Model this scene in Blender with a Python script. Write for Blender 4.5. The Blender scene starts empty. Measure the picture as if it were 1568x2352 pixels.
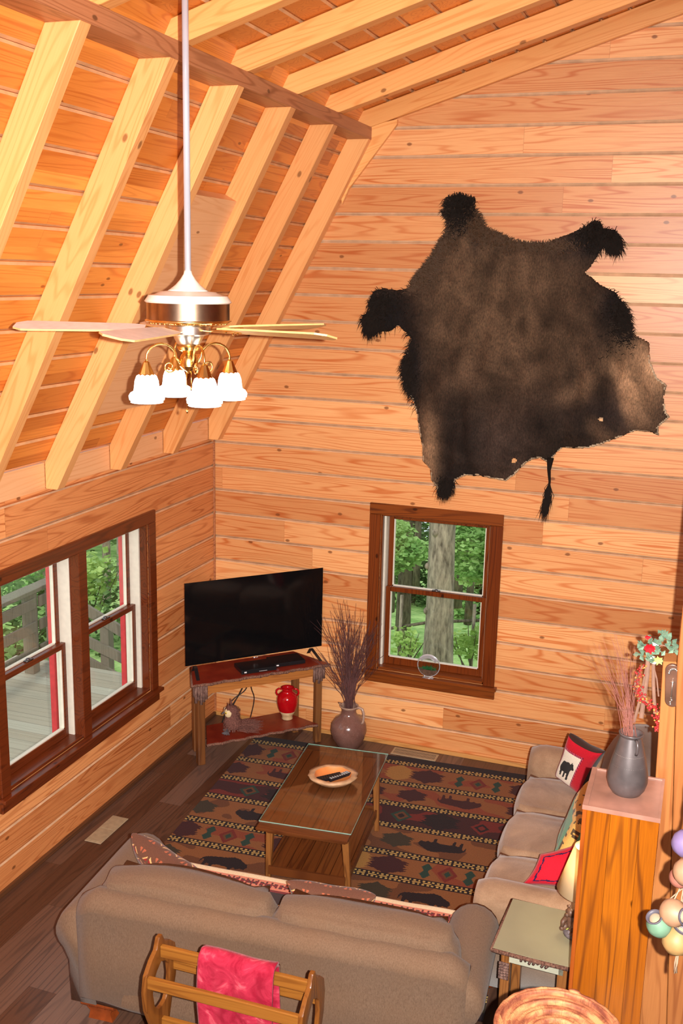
import bpy, bmesh, math, random
from mathutils import Vector, Matrix, noise
PI = math.pi
R_ = math.radians
random.seed(7)
C = bpy.context.scene.collection

# ------------------------------------------------------------------ camera
CAM = Vector((3.49518, -7.03139, 3.45474))
FPX = 2391.19
AX_R = Vector((0.94203575, 0.33479399, 0.02194597))
AX_D = Vector((0.09446265, -0.20189539, -0.97484104))
AX_F = Vector((-0.32194013, 0.92040819, -0.22181821))
cd = bpy.data.cameras.new('camera')
cam = bpy.data.objects.new('camera', cd)
C.objects.link(cam)
m = Matrix((AX_R, -AX_D, -AX_F)).transposed().to_4x4()
m.translation = CAM
cam.matrix_world = m
cd.sensor_fit = 'VERTICAL'
cd.sensor_height = 36.0
cd.lens = 36.0 * FPX / 2352.0
cd.clip_start = 0.05
cd.clip_end = 200
bpy.context.scene.camera = cam

# ------------------------------------------------------------------ world, flash, exposure
w = bpy.data.worlds.new('world')
bpy.context.scene.world = w
w.use_nodes = True
bg = w.node_tree.nodes['Background']
bg.inputs[0].default_value = (0.86, 0.94, 1.0, 1)
bg.inputs[1].default_value = 1.15
vs = bpy.context.scene.view_settings
vs.view_transform = 'Standard'
vs.look = 'None'
vs.gamma = 1.0
vs.exposure = 0.0
vs.use_curve_mapping = False

def lamp(name, kind, loc, energy, color, size=0.1, rot=None, sy=None):
    ld = bpy.data.lights.new(name, kind)
    ld.energy = energy
    ld.color = color
    if kind == 'AREA':
        ld.size = size
        if sy:
            ld.shape = 'RECTANGLE'
            ld.size_y = sy
    elif kind == 'SUN':
        ld.angle = size
    else:
        ld.shadow_soft_size = size
    o = bpy.data.objects.new(name, ld)
    o.location = loc
    if rot:
        o.rotation_euler = rot
    C.objects.link(o)
    return o
# the camera's own flash, a little to the right of the lens
fl = lamp('camera_flash', 'SPOT', CAM + AX_R * 0.09 - AX_D * 0.01 - AX_F * 0.02, 1950, (1.0, 0.95, 0.89), 0.012)
fl.rotation_euler = (AX_F * FPX + AX_R * (640 - 784) + AX_D * (1330 - 1176)).to_track_quat('-Z', 'Y').to_euler()
fl.data.spot_size = R_(112)
fl.data.spot_blend = 1.0
# added ambient fill behind the camera
lamp('loft_fill_light', 'AREA', (3.6, -9.6, 4.1), 150, (0.92, 0.95, 1.0), 3.2, (R_(84), 0, 0), 1.5)
lamp('daylight_sun', 'SUN', (-6, 6, 12), 1.8, (1.0, 0.97, 0.9), R_(8), (R_(38), R_(-25), R_(20)))

def at(px, py, ax, v):
    d = AX_R * ((px - 784) / FPX) + AX_D * ((py - 1176) / FPX) + AX_F
    i = 'xyz'.index(ax)
    return CAM + d * ((v - CAM[i]) / d[i])

# ------------------------------------------------------------------ object helpers
def tag(o, label=None, cat=None, group=None, kind=None):
    if label: o['label'] = label
    if cat: o['category'] = cat
    if group: o['group'] = group
    if kind: o['kind'] = kind
    return o

def thing(name, label, cat, loc=(0, 0, 0), rz=0, group=None):
    o = bpy.data.objects.new(name, None)
    C.objects.link(o)
    o.location = loc
    o.rotation_euler = (0, 0, rz)
    o.empty_display_size = 0.1
    return tag(o, label, cat, group)

def setting(name, loc=(0, 0, 0)):
    o = bpy.data.objects.new(name, None)
    C.objects.link(o)
    o.location = loc
    return tag(o, kind='structure')

def obj(name, bm, mat, parent=None, smooth=False, label=None, loc=None):
    me = bpy.data.meshes.new(name)
    bm.normal_update()
    bm.to_mesh(me)
    bm.free()
    if not isinstance(mat, (list, tuple)):
        mat = [mat]
    for mm in mat:
        me.materials.append(mm)
    if smooth:
        for p in me.polygons:
            p.use_smooth = True
        if smooth != True:
            me.set_sharp_from_angle(angle=R_(smooth))
    o = bpy.data.objects.new(name, me)
    C.objects.link(o)
    if parent:
        o.parent = parent
    if label:
        o['label'] = label
    if loc is not None:
        o.location = loc
    return o

def copy_tree(o, parent=None):
    c = o.copy()
    C.objects.link(c)
    c.parent = parent
    for ch in list(o.children):
        copy_tree(ch, c)
    return c

def BM():
    return bmesh.new()

def box(bm, a, b, mat=None, mi=0, bev=0.0):
    """axis aligned box from corner a to corner b, optionally moved by a matrix"""
    ps = [Vector((x, y, z)) for x in (a[0], b[0]) for y in (a[1], b[1]) for z in (a[2], b[2])]
    if mat is not None:
        ps = [mat @ p for p in ps]
    v = [bm.verts.new(p) for p in ps]
    fs = []
    for q in ((0, 1, 3, 2), (4, 6, 7, 5), (0, 4, 5, 1), (2, 3, 7, 6), (0, 2, 6, 4), (1, 5, 7, 3)):
        f = bm.faces.new([v[i] for i in q])
        f.material_index = mi
        fs.append(f)
    bmesh.ops.recalc_face_normals(bm, faces=fs)
    if bev:
        es = list({e for f in fs for e in f.edges})
        bmesh.ops.bevel(bm, geom=es, offset=bev, segments=2, profile=0.6, affect='EDGES')
    return fs

def prism(bm, pts, off, mi=0):
    """polygon pts (3D) extruded by vector off"""
    off = Vector(off)
    a = [bm.verts.new(Vector(p)) for p in pts]
    b = [bm.verts.new(Vector(p) + off) for p in pts]
    n = len(a)
    fs = [bm.faces.new(a), bm.faces.new(b[::-1])]
    for i in range(n):
        fs.append(bm.faces.new((a[i], b[i], b[(i + 1) % n], a[(i + 1) % n])))
    for f in fs:
        f.material_index = mi
    bmesh.ops.recalc_face_normals(bm, faces=fs)
    return fs

def bevel_all(bm, off, seg=2, ang=30):
    es = [e for e in bm.edges if len(e.link_faces) == 2 and e.calc_face_angle(0) > R_(ang)]
    bmesh.ops.bevel(bm, geom=es, offset=off, segments=seg, profile=0.6, affect='EDGES')

def lathe(bm, prof, n=32, c=(0, 0, 0), mat=None, mi=0, cap=True):
    rings = []
    M = mat if mat is not None else Matrix.Identity(4)
    c = Vector(c)
    for r, z in prof:
        rings.append([bm.verts.new(M @ (c + Vector((r * math.cos(2 * PI * i / n), r * math.sin(2 * PI * i / n), z)))) for i in range(n)])
    fs = []
    for a, b in zip(rings, rings[1:]):
        for i in range(n):
            fs.append(bm.faces.new((a[i], a[(i + 1) % n], b[(i + 1) % n], b[i])))
    if cap:
        if prof[0][0] > 1e-5: fs.append(bm.faces.new(rings[0][::-1]))
        if prof[-1][0] > 1e-5: fs.append(bm.faces.new(rings[-1]))
    for f in fs: f.material_index = mi
    return fs

def tube(bm, pts, r, n=8, mi=0, cap=True):
    pts = [Vector(p) for p in pts]
    rr = r if isinstance(r, (list, tuple)) else [r] * len(pts)
    rings = []
    up = None
    for i, p in enumerate(pts):
        d = (pts[min(i + 1, len(pts) - 1)] - pts[max(i - 1, 0)]).normalized()
        if up is None:
            up = d.orthogonal().normalized()
        up = (up - d * up.dot(d))
        up = up.normalized() if up.length > 1e-6 else d.orthogonal().normalized()
        s = d.cross(up)
        rings.append([bm.verts.new(p + (up * math.cos(2 * PI * k / n) + s * math.sin(2 * PI * k / n)) * rr[i]) for k in range(n)])
    fs = []
    for a, b in zip(rings, rings[1:]):
        for i in range(n):
            fs.append(bm.faces.new((a[i], a[(i + 1) % n], b[(i + 1) % n], b[i])))
    if cap and n > 2:
        fs.append(bm.faces.new(rings[0][::-1]))
        fs.append(bm.faces.new(rings[-1]))
    for f in fs: f.material_index = mi
    return fs

def ball(bm, c, r, sc=(1, 1, 1), sub=2, mi=0, M=None):
    mt = Matrix.Translation(Vector(c)) @ (M if M is not None else Matrix.Identity(4)) @ Matrix.Diagonal((r * sc[0], r * sc[1], r * sc[2], 1))
    g = bmesh.ops.create_icosphere(bm, subdivisions=sub, radius=1, matrix=mt)
    for f in {f for v in g['verts'] for f in v.link_faces}:
        f.material_index = mi
    return g['verts']

def loft(bm, sections, closed=True, cap=True, mi=0):
    """sections: list of rings of 3D points, same count"""
    rings = [[bm.verts.new(Vector(p)) for p in s] for s in sections]
    n = len(rings[0])
    fs = []
    for a, b in zip(rings, rings[1:]):
        for i in range(n if closed else n - 1):
            fs.append(bm.faces.new((a[i], a[(i + 1) % n], b[(i + 1) % n], b[i])))
    if cap and closed:
        fs.append(bm.faces.new(rings[0][::-1]))
        fs.append(bm.faces.new(rings[-1]))
    for f in fs: f.material_index = mi
    bmesh.ops.recalc_face_normals(bm, faces=fs)
    return fs

def arc(cx, cz, r, a0, a1, n):
    return [(cx + r * math.cos(R_(a0 + (a1 - a0) * i / n)), cz + r * math.sin(R_(a0 + (a1 - a0) * i / n))) for i in range(n + 1)]

def inpoly(x, y, P):
    c = False
    j = len(P) - 1
    for i in range(len(P)):
        xi, yi = P[i]
        xj, yj = P[j]
        if (yi > y) != (yj > y) and x < (xj - xi) * (y - yi) / (yj - yi) + xi:
            c = not c
        j = i
    return c

def lin(r, g, b):
    f = lambda c: (c / 255 / 12.92) if c <= 10 else ((c / 255 + 0.055) / 1.055) ** 2.4
    return (f(r), f(g), f(b))

def cushion(bm, a, b, puff=0.03, n=10, M=None, mi=0, power=4):
    """soft box between corners a and b, faces bulging by puff"""
    a = Vector(a); b = Vector(b)
    c = (a + b) / 2
    h = (b - a) / 2
    old = set(bm.verts)
    bmesh.ops.create_cube(bm, size=2)
    es = list({e for v in bm.verts if v not in old for e in v.link_edges})
    bmesh.ops.subdivide_edges(bm, edges=es, cuts=n, use_grid_fill=True)
    allv = [v for v in bm.verts if v not in old]
    for v in allv:
        p = v.co.copy()
        q = Vector((p.x, p.y, p.z))
        L = (abs(q.x) ** power + abs(q.y) ** power + abs(q.z) ** power) ** (1 / power)
        s = q / L * (1.0 / max(1e-6, 1)) 
        mx = max(abs(q.x), abs(q.y), abs(q.z))
        s = s * (mx if mx > 0 else 1)
        # rounded corner, bulged faces
        bul = Vector((1 if abs(p.x) > .99 else 0, 1 if abs(p.y) > .99 else 0, 1 if abs(p.z) > .99 else 0))
        f = (1 - p.x ** 2 if not bul.x else 1) * (1 - p.y ** 2 if not bul.y else 1) * (1 - p.z ** 2 if not bul.z else 1)
        off = Vector((math.copysign(bul.x, p.x), math.copysign(bul.y, p.y), math.copysign(bul.z, p.z))) * puff * f
        co = c + Vector((s.x * h.x, s.y * h.y, s.z * h.z)) + off
        v.co = (M @ co) if M is not None else co
    for f in {f for v in allv for f in v.link_faces}:
        f.material_index = mi

def pillow4(c4, t, fn=None, n=28, sag=0.06):
    """pillow from four corners (bottom-left, bottom-right, top-right, top-left); fn(u,v,side) gives a colour"""
    c4 = [Vector(c) for c in c4]
    nrm = (c4[1] - c4[0]).cross(c4[3] - c4[0]).normalized()
    bm = BM()
    lay = bm.loops.layers.float_color.new('Col')
    W = {}
    def vert(i, j, s):
        edge = i in (0, n) or j in (0, n)
        k = (i, j, 0 if edge else s)
        if k in W: return W[k]
        u = i / n; v = j / n
        a = 2 * u - 1; b = 2 * v - 1
        # sides pulled in between the corners
        uu = u + a * -sag * (1 - b * b) * abs(a)
        vv = v + b * -sag * (1 - a * a) * abs(b)
        p = (c4[0] * (1 - uu) + c4[1] * uu) * (1 - vv) + (c4[3] * (1 - uu) + c4[2] * uu) * vv
        h = t * 0.5 * ((1 - a ** 4) * (1 - b ** 4)) ** 0.45
        h *= 1 + 0.12 * noise.noise(Vector((u * 3, v * 3, s * 4)))
        W[k] = bm.verts.new(p + nrm * h * s)
        return W[k]
    for s in (1, -1):
        for i in range(n):
            for j in range(n):
                q = [vert(i, j, s), vert(i + 1, j, s), vert(i + 1, j + 1, s), vert(i, j + 1, s)]
                f = bm.faces.new(q if s > 0 else q[::-1])
                if fn:
                    col = fn((i + .5) / n, (j + .5) / n, s)
                    for l in f.loops: l[lay] = (*col, 1)
    return bm
# ------------------------------------------------------------------ materials
class N:
    def __init__(s, name):
        s.m = bpy.data.materials.new(name)
        s.m.use_nodes = True
        s.t = s.m.node_tree
        s.t.nodes.clear()
        s.out = s.t.nodes.new('ShaderNodeOutputMaterial')
    def n(s, ty, **k):
        x = s.t.nodes.new(ty)
        for a, b in k.items(): setattr(x, a, b)
        return x
    def put(s, sock, v):
        if isinstance(v, bpy.types.NodeSocket): s.t.links.new(v, sock)
        elif isinstance(v, (tuple, list)) and len(v) == 3 and sock.type == 'RGBA': sock.default_value = (*v, 1)
        else: sock.default_value = v
    def math(s, op, a, b=0.0, c=0.0):
        x = s.n('ShaderNodeMath', operation=op)
        s.put(x.inputs[0], a); s.put(x.inputs[1], b)
        if op in ('MULTIPLY_ADD', 'SMOOTH_MAX'): s.put(x.inputs[2], c)
        return x.outputs[0]
    def vec(s, x, y, z):
        v = s.n('ShaderNodeCombineXYZ')
        s.put(v.inputs[0], x); s.put(v.inputs[1], y); s.put(v.inputs[2], z)
        return v.outputs[0]
    def coord(s, kind='Object'):
        return s.n('ShaderNodeTexCoord').outputs[kind]
    def sep(s, v):
        x = s.n('ShaderNodeSeparateXYZ'); s.put(x.inputs[0], v)
        return x.outputs
    def noise(s, v, scale=5, detail=2, rough=.5, dist=0.0):
        x = s.n('ShaderNodeTexNoise')
        s.put(x.inputs['Vector'], v); s.put(x.inputs['Scale'], scale); x.inputs['Detail'].default_value = detail
        x.inputs['Roughness'].default_value = rough; x.inputs['Distortion'].default_value = dist
        return x.outputs['Fac']
    def white(s, v):
        x = s.n('ShaderNodeTexWhiteNoise', noise_dimensions='3D'); s.put(x.inputs['Vector'], v)
        return x.outputs['Value']
    def voro(s, v, scale=5, feature='F1'):
        x = s.n('ShaderNodeTexVoronoi', feature=feature); s.put(x.inputs['Vector'], v); s.put(x.inputs['Scale'], scale)
        return x.outputs['Distance']
    def ramp(s, f, stops, interp='LINEAR'):
        x = s.n('ShaderNodeValToRGB'); s.put(x.inputs[0], f)
        x.color_ramp.interpolation = interp
        e = x.color_ramp.elements
        while len(e) < len(stops): e.new(.5)
        for el, (p, c) in zip(e, stops):
            el.position = p
            el.color = (*c, 1) if len(c) == 3 else c
        return x.outputs[0]
    def map(s, f, a, b, c=0.0, d=1.0):
        x = s.n('ShaderNodeMapRange'); s.put(x.inputs[0], f)
        x.inputs[1].default_value = a; x.inputs[2].default_value = b; x.inputs[3].default_value = c; x.inputs[4].default_value = d
        return x.outputs[0]
    def mix(s, f, a, b, mode='MIX'):
        x = s.n('ShaderNodeMix', data_type='RGBA', blend_type=mode)
        s.put(x.inputs[0], f); s.put(x.inputs[6], a); s.put(x.inputs[7], b)
        return x.outputs[2]
    def bump(s, h, st=.3, dist=.01):
        x = s.n('ShaderNodeBump'); s.put(x.inputs['Height'], h)
        x.inputs['Strength'].default_value = st; x.inputs['Distance'].default_value = dist
        return x.outputs[0]
    def done(s, col, rough=.5, metal=0.0, spec=.5, normal=None, **k):
        p = s.n('ShaderNodeBsdfPrincipled')
        s.put(p.inputs['Base Color'], col); s.put(p.inputs['Roughness'], rough); s.put(p.inputs['Metallic'], metal)
        p.inputs['Specular IOR Level'].default_value = spec
        for a, b in k.items(): s.put(p.inputs[a.replace('_', ' ')], b)
        if normal is not None: s.t.links.new(normal, p.inputs['Normal'])
        s.t.links.new(p.outputs[0], s.out.inputs[0])
        return s.m

def plain(name, col, rough=.5, metal=0.0, spec=.5, var=.12, scale=30, bump=0.0, **k):
    t = N(name)
    o = t.coord()
    n1 = t.noise(o, scale, 3)
    f = t.map(n1, .3, .7)
    c = t.mix(f, tuple(x * (1 - var) for x in col), tuple(min(1, x * (1 + var)) for x in col))
    nm = t.bump(n1, bump, .005) if bump else None
    return t.done(c, rough, metal, spec, nm, **k)

def wood(name, light, dark, al='x', ac='z', d=None, off=0.0, seg=3.2, tone=.25, rough=.38, knots=True,
         ringk=46, groove=None, contrast=1.0, objrand=False, joint=True, third='y', rot=None, kn=.7, ks=1.0):
    """planked or solid wood, grain along `al`, boards stacked along `ac` with pitch d"""
    t = N(name)
    s = t.sep(t.coord())
    I = {'x': 0, 'y': 1, 'z': 2}
    u = s[I[al]]; v = s[I[ac]]; w_ = s[I[third]]
    if rot:   # grain follows a sloping member: (cos, sin) of its pitch in x,z
        cu, su = rot
        u = t.math('ADD', t.math('MULTIPLY', s[0], cu), t.math('MULTIPLY', s[2], su))
        v = t.math('SUBTRACT', t.math('MULTIPLY', s[2], cu), t.math('MULTIPLY', s[0], su))
        w_ = s[1]
    rnd0 = 0.0
    if objrand:
        oi = t.n('ShaderNodeObjectInfo').outputs['Random']
        rnd0 = t.math('MULTIPLY', oi, 91.0)
    if d:
        row = t.math('FLOOR', t.math('DIVIDE', t.math('ADD', v, off), d))
        r1 = t.white(t.vec(row, 3.1, rnd0))
        us = t.math('ADD', u, t.math('MULTIPLY', r1, 17.0))
        sg = t.math('DIVIDE', us, seg)
        segi = t.math('FLOOR', sg)
        rid = t.white(t.vec(row, segi, 7.7))
    else:
        rid = t.white(t.vec(rnd0, 1.3, 2.2))
        row = rnd0
    sh = t.math('MULTIPLY', rid, 57.0)
    gv = t.vec(t.math('ADD', t.math('MULTIPLY', u, .5), sh), t.math('ADD', t.math('MULTIPLY', v, 8.0), sh), t.math('ADD', t.math('MULTIPLY', w_, 8.0), sh))
    n1 = t.noise(gv, 1.0, 1.6, .42, .1)
    ring = t.math('SINE', t.math('MULTIPLY', n1, float(ringk) * 2.1))
    ring = t.math('POWER', t.map(ring, -.1, 1.0), 2.4)
    fib = t.noise(t.vec(t.math('MULTIPLY', u, 5.0), t.math('MULTIPLY', v, 170.0), t.math('MULTIPLY', w_, 170.0)), 1.0, 2, .6)
    blot = t.noise(t.vec(t.math('ADD', t.math('MULTIPLY', u, 1.0), sh), t.math('MULTIPLY', v, 3.0), t.math('MULTIPLY', w_, 3.0)), 1.5, 2, .5)
    amt = t.math('MULTIPLY', ring, t.map(blot, .3, .7, .25 * contrast, .85 * contrast))
    c = t.mix(amt, light, dark)
    c = t.mix(t.map(fib, .35, .75, 0, .30 * contrast), c, dark)
    tn = t.map(rid, 0, 1, 1 - tone, 1 + tone * .35)
    tcol = t.n('ShaderNodeCombineColor')
    t.put(tcol.inputs[0], tn); t.put(tcol.inputs[1], t.math('POWER', tn, 1.5)); t.put(tcol.inputs[2], t.math('POWER', tn, 1.9))
    c = t.mix(1.0, c, tcol.outputs[0], 'MULTIPLY')
    if knots:
        kv = t.vec(t.math('ADD', t.math('MULTIPLY', u, 1.0), sh), t.math('ADD', t.math('MULTIPLY', t.math('ADD', v, w_), 1.7), t.math('MULTIPLY', sh, .37)), 0.0)
        vn = t.n('ShaderNodeTexVoronoi', voronoi_dimensions='2D'); t.put(vn.inputs['Vector'], kv); vn.inputs['Scale'].default_value = 2.4
        gate = t.math('GREATER_THAN', t.sep(vn.outputs['Color'])[0], kn)
        kd = t.math('ADD', vn.outputs['Distance'], t.map(t.noise(kv, 30, 2), 0, 1, -.012, .012))
        k = t.math('MULTIPLY', t.map(kd, .030 * ks, .052 * ks, 1.0, 0.0), gate)
        c = t.mix(t.math('MULTIPLY', k, .8), c, tuple(x * .3 for x in dark))
    if d and joint:
        fr = t.math('ABSOLUTE', t.math('SUBTRACT', t.math('FRACT', sg), .5))
        j = t.map(fr, .5 - .0012 / seg, .5 - .0004 / seg, 0.0, .6)
        c = t.mix(j, c, tuple(x * .4 for x in dark))
    if groove:  # joints of a plank floor, cut as narrow dark lines
        fv = t.math('ABSOLUTE', t.math('SUBTRACT', t.math('FRACT', t.math('DIVIDE', t.math('ADD', v, off), d)), .5))
        g = t.map(fv, .5 - groove / d, .5 - groove / d * .4, 0.0, .75)
        c = t.mix(g, c, tuple(x * .25 for x in dark))
    bp = t.bump(fib, .12, .002)
    return t.done(c, rough, 0.0, .4, bp)

PINE_L = (.85, .425, .170)
PINE_D = (.64, .19, .048)
M = {}
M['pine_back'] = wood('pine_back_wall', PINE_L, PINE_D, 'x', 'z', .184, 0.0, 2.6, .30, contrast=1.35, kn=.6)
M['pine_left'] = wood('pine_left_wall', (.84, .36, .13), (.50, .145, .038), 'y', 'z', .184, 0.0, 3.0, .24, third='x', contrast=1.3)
M['pine_deck_y'] = wood('pine_roof_board', (.83, .29, .052), (.60, .145, .018), 'y', 'z', .155, .02, 2.2, .30, third='x')
M['pine_deck_u'] = wood('pine_upper_roof_board', (.83, .29, .052), (.60, .145, .018), 'y', 'x', .15, 0, 2.2, .3)
M['rafter_steep'] = wood('pine_steep_rafter', (.84, .41, .150), (.68, .25, .065), 'z', 'x', None, tone=.16, objrand=True, contrast=.8, rot=(.4712, .882), kn=.72, ks=1.15)
M['rafter_up'] = wood('pine_upper_rafter', (.86, .41, .135), (.70, .24, .055), 'x', 'z', None, tone=.12, objrand=True, contrast=.8, rot=(.9539, .3001), kn=.7)
M['beam'] = wood('weathered_beam_wood', (.47, .19, .085), (.27, .085, .032), 'y', 'z', None, tone=.1, contrast=1.3, third='x')
M['fascia'] = wood('pale_pine_blocking', (.86, .47, .23), (.70, .28, .10), 'y', 'z', None, tone=.05, third='x', contrast=.7)
M['floor'] = wood('dark_laminate_plank', (.155, .086, .060), (.062, .038, .031), 'y', 'x', .16, .03, 1.25, .45, .34, False, 40, .0016, third='z')
M['trim'] = wood('dark_stained_trim', (.19, .040, .006), (.06, .011, .003), 'z', 'x', None, tone=.15, rough=.28, objrand=True, knots=True)
M['trim_y'] = wood('dark_stained_trim_left', (.150, .028, .006), (.050, .009, .003), 'y', 'z', None, tone=.15, rough=.28, third='x')
M['trim_x'] = wood('dark_stained_trim_sill', (.22, .052, .008), (.07, .014, .004), 'x', 'z', None, tone=.15, rough=.28)
M['base_pine'] = wood('floor_trim_pine', (.62, .30, .09), (.36, .14, .035), 'x', 'z', None, tone=.1)
M['base_dark'] = wood('dark_floor_trim', (.13, .05, .02), (.05, .02, .01), 'y', 'z', None, tone=.1, third='x')
M['honey'] = wood('honey_oak', (.29, .11, .018), (.15, .046, .008), 'x', 'y', None, tone=.1, rough=.3, knots=False, third='z')
M['honey_z'] = wood('honey_oak_upright', (.20, .068, .013), (.10, .028, .006), 'z', 'y', None, tone=.1, rough=.25, knots=False, third='x')
M['table'] = wood('coffee_table_wood', (.170, .050, .012), (.070, .018, .006), 'y', 'x', .085, .0425, 4, .18, .28, False, 40, .0034, third='z')
M['table_edge'] = wood('coffee_table_edge', (.135, .040, .011), (.062, .016, .006), 'x', 'y', None, tone=.1, rough=.28, knots=False)
M['table_leg'] = wood('coffee_table_leg', (.30, .115, .030), (.10, .03, .009), 'z', 'x', None, tone=.1, rough=.35, knots=False)
M['book'] = wood('orange_cabinet_wood', (.40, .108, .006), (.12, .030, .006), 'z', 'x', .108, .02, 9, .35, .2, True, 30, .0012, joint=False, contrast=1.2, kn=.4)
M['book_side'] = wood('cabinet_frame_wood', (.40, .09, .012), (.20, .04, .006), 'z', 'x', None, tone=.1, rough=.3)
M['post'] = wood('interior_post_pine', (.52, .20, .060), (.31, .095, .026), 'z', 'x', None, tone=.1, objrand=True)
M['rustic'] = wood('rustic_leg_wood', (.22, .085, .025), (.08, .028, .012), 'z', 'x', None, tone=.2, rough=.4, knots=False, objrand=True)
M['rustic_x'] = wood('rustic_apron_wood', (.46, .17, .04), (.26, .08, .02), 'x', 'z', None, tone=.1, rough=.4)
def bark(name, a, b, sc=28):
    t = N(name); o = t.coord()
    s = t.sep(o)
    n1 = t.noise(t.vec(t.math('MULTIPLY', s[0], 3.0), t.math('MULTIPLY', s[1], 3.0), t.math('MULTIPLY', s[2], .8)), sc, 4, .65)
    c = t.ramp(n1, [(.3, a), (.52, b), (.7, tuple(min(1, x * 1.5) for x in b))])
    return t.done(c, .85, 0, .2, t.bump(n1, .8, .02))
M['bark_strip'] = bark('birch_bark_strip', (.07, .025, .022), (.26, .15, .12), 40)
M['bark_edge'] = bark('live_bark_edge', (.08, .03, .022), (.26, .13, .09), 45)
def redtop():
    t = N('oxblood_paint'); o = t.coord()
    n1 = t.noise(o, 6, 4, .6)
    c = t.ramp(n1, [(.3, (.155, .014, .008)), (.6, (.24, .030, .013)), (.85, (.30, .06, .02))])
    return t.done(c, .32, 0, .45)
M['redtop'] = redtop()
def suede(name, a, b, sc=3.5):
    t = N(name); o = t.coord()
    n1 = t.noise(o, sc, 4, .6, .4)
    n2 = t.noise(o, 160, 2)
    c = t.mix(t.map(n1, .32, .68), a, b)
    c = t.mix(t.map(n2, .3, .7, 0, .25), c, tuple(x * .6 for x in a))
    return t.done(c, .85, 0, .15, t.bump(n2, .25, .002), Sheen_Weight=.35, Sheen_Roughness=.5)
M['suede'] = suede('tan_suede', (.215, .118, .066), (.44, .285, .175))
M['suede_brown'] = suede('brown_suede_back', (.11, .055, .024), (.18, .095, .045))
def chenille():
    t = N('brown_chenille'); o = t.coord()
    s = t.sep(o)
    n1 = t.noise(t.vec(t.math('MULTIPLY', s[0], 4.0), t.math('MULTIPLY', s[1], 4.0), t.math('MULTIPLY', s[2], 1.5)), 45, 4, .75)
    n2 = t.noise(o, 3, 2)
    n3 = t.noise(t.vec(t.math('MULTIPLY', s[0], 3.0), s[1], s[2]), 120, 2, .7)
    f = t.math('ADD', t.math('MULTIPLY', n1, .6), t.math('MULTIPLY', n3, .4))
    c = t.ramp(f, [(.30, (.110, .064, .040)), (.5, (.170, .105, .066)), (.70, (.220, .140, .092))])
    c = t.mix(t.map(n2, .35, .65, 0, .35), c, (.185, .100, .052))
    return t.done(c, .9, 0, .12, t.bump(n3, .35, .003), Sheen_Weight=.12, Sheen_Roughness=.5)
M['chenille'] = chenille()
def attrmat(name, rough=.8, bump=.3, scale=250, sheen=0.2, spec=.2, var=.25):
    t = N(name)
    a = t.n('ShaderNodeVertexColor', layer_name='Col').outputs[0]
    n1 = t.noise(t.coord(), scale, 2)
    c = t.mix(1.0, a, t.ramp(n1, [(.3, (1 - var,) * 3), (.7, (1, 1, 1))]), 'MULTIPLY')
    return t.done(c, rough, 0, spec, t.bump(n1, bump, .003), Sheen_Weight=sheen)
M['woven'] = attrmat('woven_pattern_cloth')
M['rug'] = attrmat('woven_rug_pile', .95, .5, 180, .1, .08, .35)
def hide():
    t = N('bison_hide_fur')
    a = t.n('ShaderNodeVertexColor', layer_name='Col').outputs[0]
    s = t.sep(t.coord())
    n1 = t.noise(t.vec(t.math('MULTIPLY', s[0], 2.4), s[1], s[2]), 55, 4, .7)
    n2 = t.noise(t.coord(), 5, 4, .6, .8)
    c = t.mix(1.0, a, t.ramp(n1, [(.25, (.35,) * 3), (.5, (.9,) * 3), (.75, (1.6, 1.5, 1.4))]), 'MULTIPLY')
    c = t.mix(1.0, c, t.ramp(n2, [(.3, (.6,) * 3), (.7, (1.35,) * 3)]), 'MULTIPLY')
    return t.done(c, .8, 0, .18, t.bump(n1, .9, .01))
M['hide'] = hide()
M['hair_black'] = plain('black_bison_hair', (.013, .009, .007), .8, spec=.08)
M['hair_brown'] = plain('brown_bison_hair', (.060, .030, .014), .7, spec=.25)
M['tv_plastic'] = plain('black_plastic', (.010, .011, .013), .28, bump=0)
M['screen'] = plain('dark_screen', (.004, .004, .0045), .07, spec=.5, var=.02)
M['white_ink'] = plain('white_print', (.8, .8, .8), .5)
M['brass'] = plain('polished_brass', (.86, .56, .20), .22, 1.0, var=.05)
M['rod'] = plain('silver_rod', (.50, .50, .56), .2, .35, var=.02)
M['chamfer'] = plain('bare_board_edge', (.62, .38, .22), .6, var=.15, scale=12)
M['chamfer_d'] = plain('bare_board_edge_roof', (.66, .34, .16), .6, var=.15, scale=12)
M['nickel'] = plain('brushed_nickel', (.78, .74, .68), .28, 1.0, var=.06)
M['antique'] = plain('bronze_band', (.36, .25, .17), .28, 1.0, var=.1)
M['enamel'] = plain('cream_enamel', (.78, .70, .60), .35, var=.04)
M['blade'] = plain('whitewashed_blade', (.78, .70, .66), .4, var=.08)
M['blade_under'] = plain('pale_maple_blade', (.72, .42, .16), .4, var=.1)
def emit(name, col, st, mixc=(.9, .88, .82)):
    t = N(name)
    return t.done(mixc, .3, Emission_Color=(*col, 1), Emission_Strength=st)
M['lampglass'] = emit('lit_frosted_glass', (1, .95, .86), 5)
M['bulb_hot'] = emit('bright_bulb', (1, .88, .66), 90)
M['bulb'] = emit('lit_bulb', (1, .88, .66), 14)
def shade():
    t = N('parchment_shade')
    d = t.n('ShaderNodeBsdfDiffuse'); d.inputs[0].default_value = (.86, .74, .50, 1)
    tr = t.n('ShaderNodeBsdfTranslucent'); tr.inputs[0].default_value = (.9, .72, .42, 1)
    mx = t.n('ShaderNodeMixShader'); mx.inputs[0].default_value = .5
    t.t.links.new(d.outputs[0], mx.inputs[1]); t.t.links.new(tr.outputs[0], mx.inputs[2]); t.t.links.new(mx.outputs[0], t.out.inputs[0])
    return t.m
M['shade'] = shade()
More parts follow.
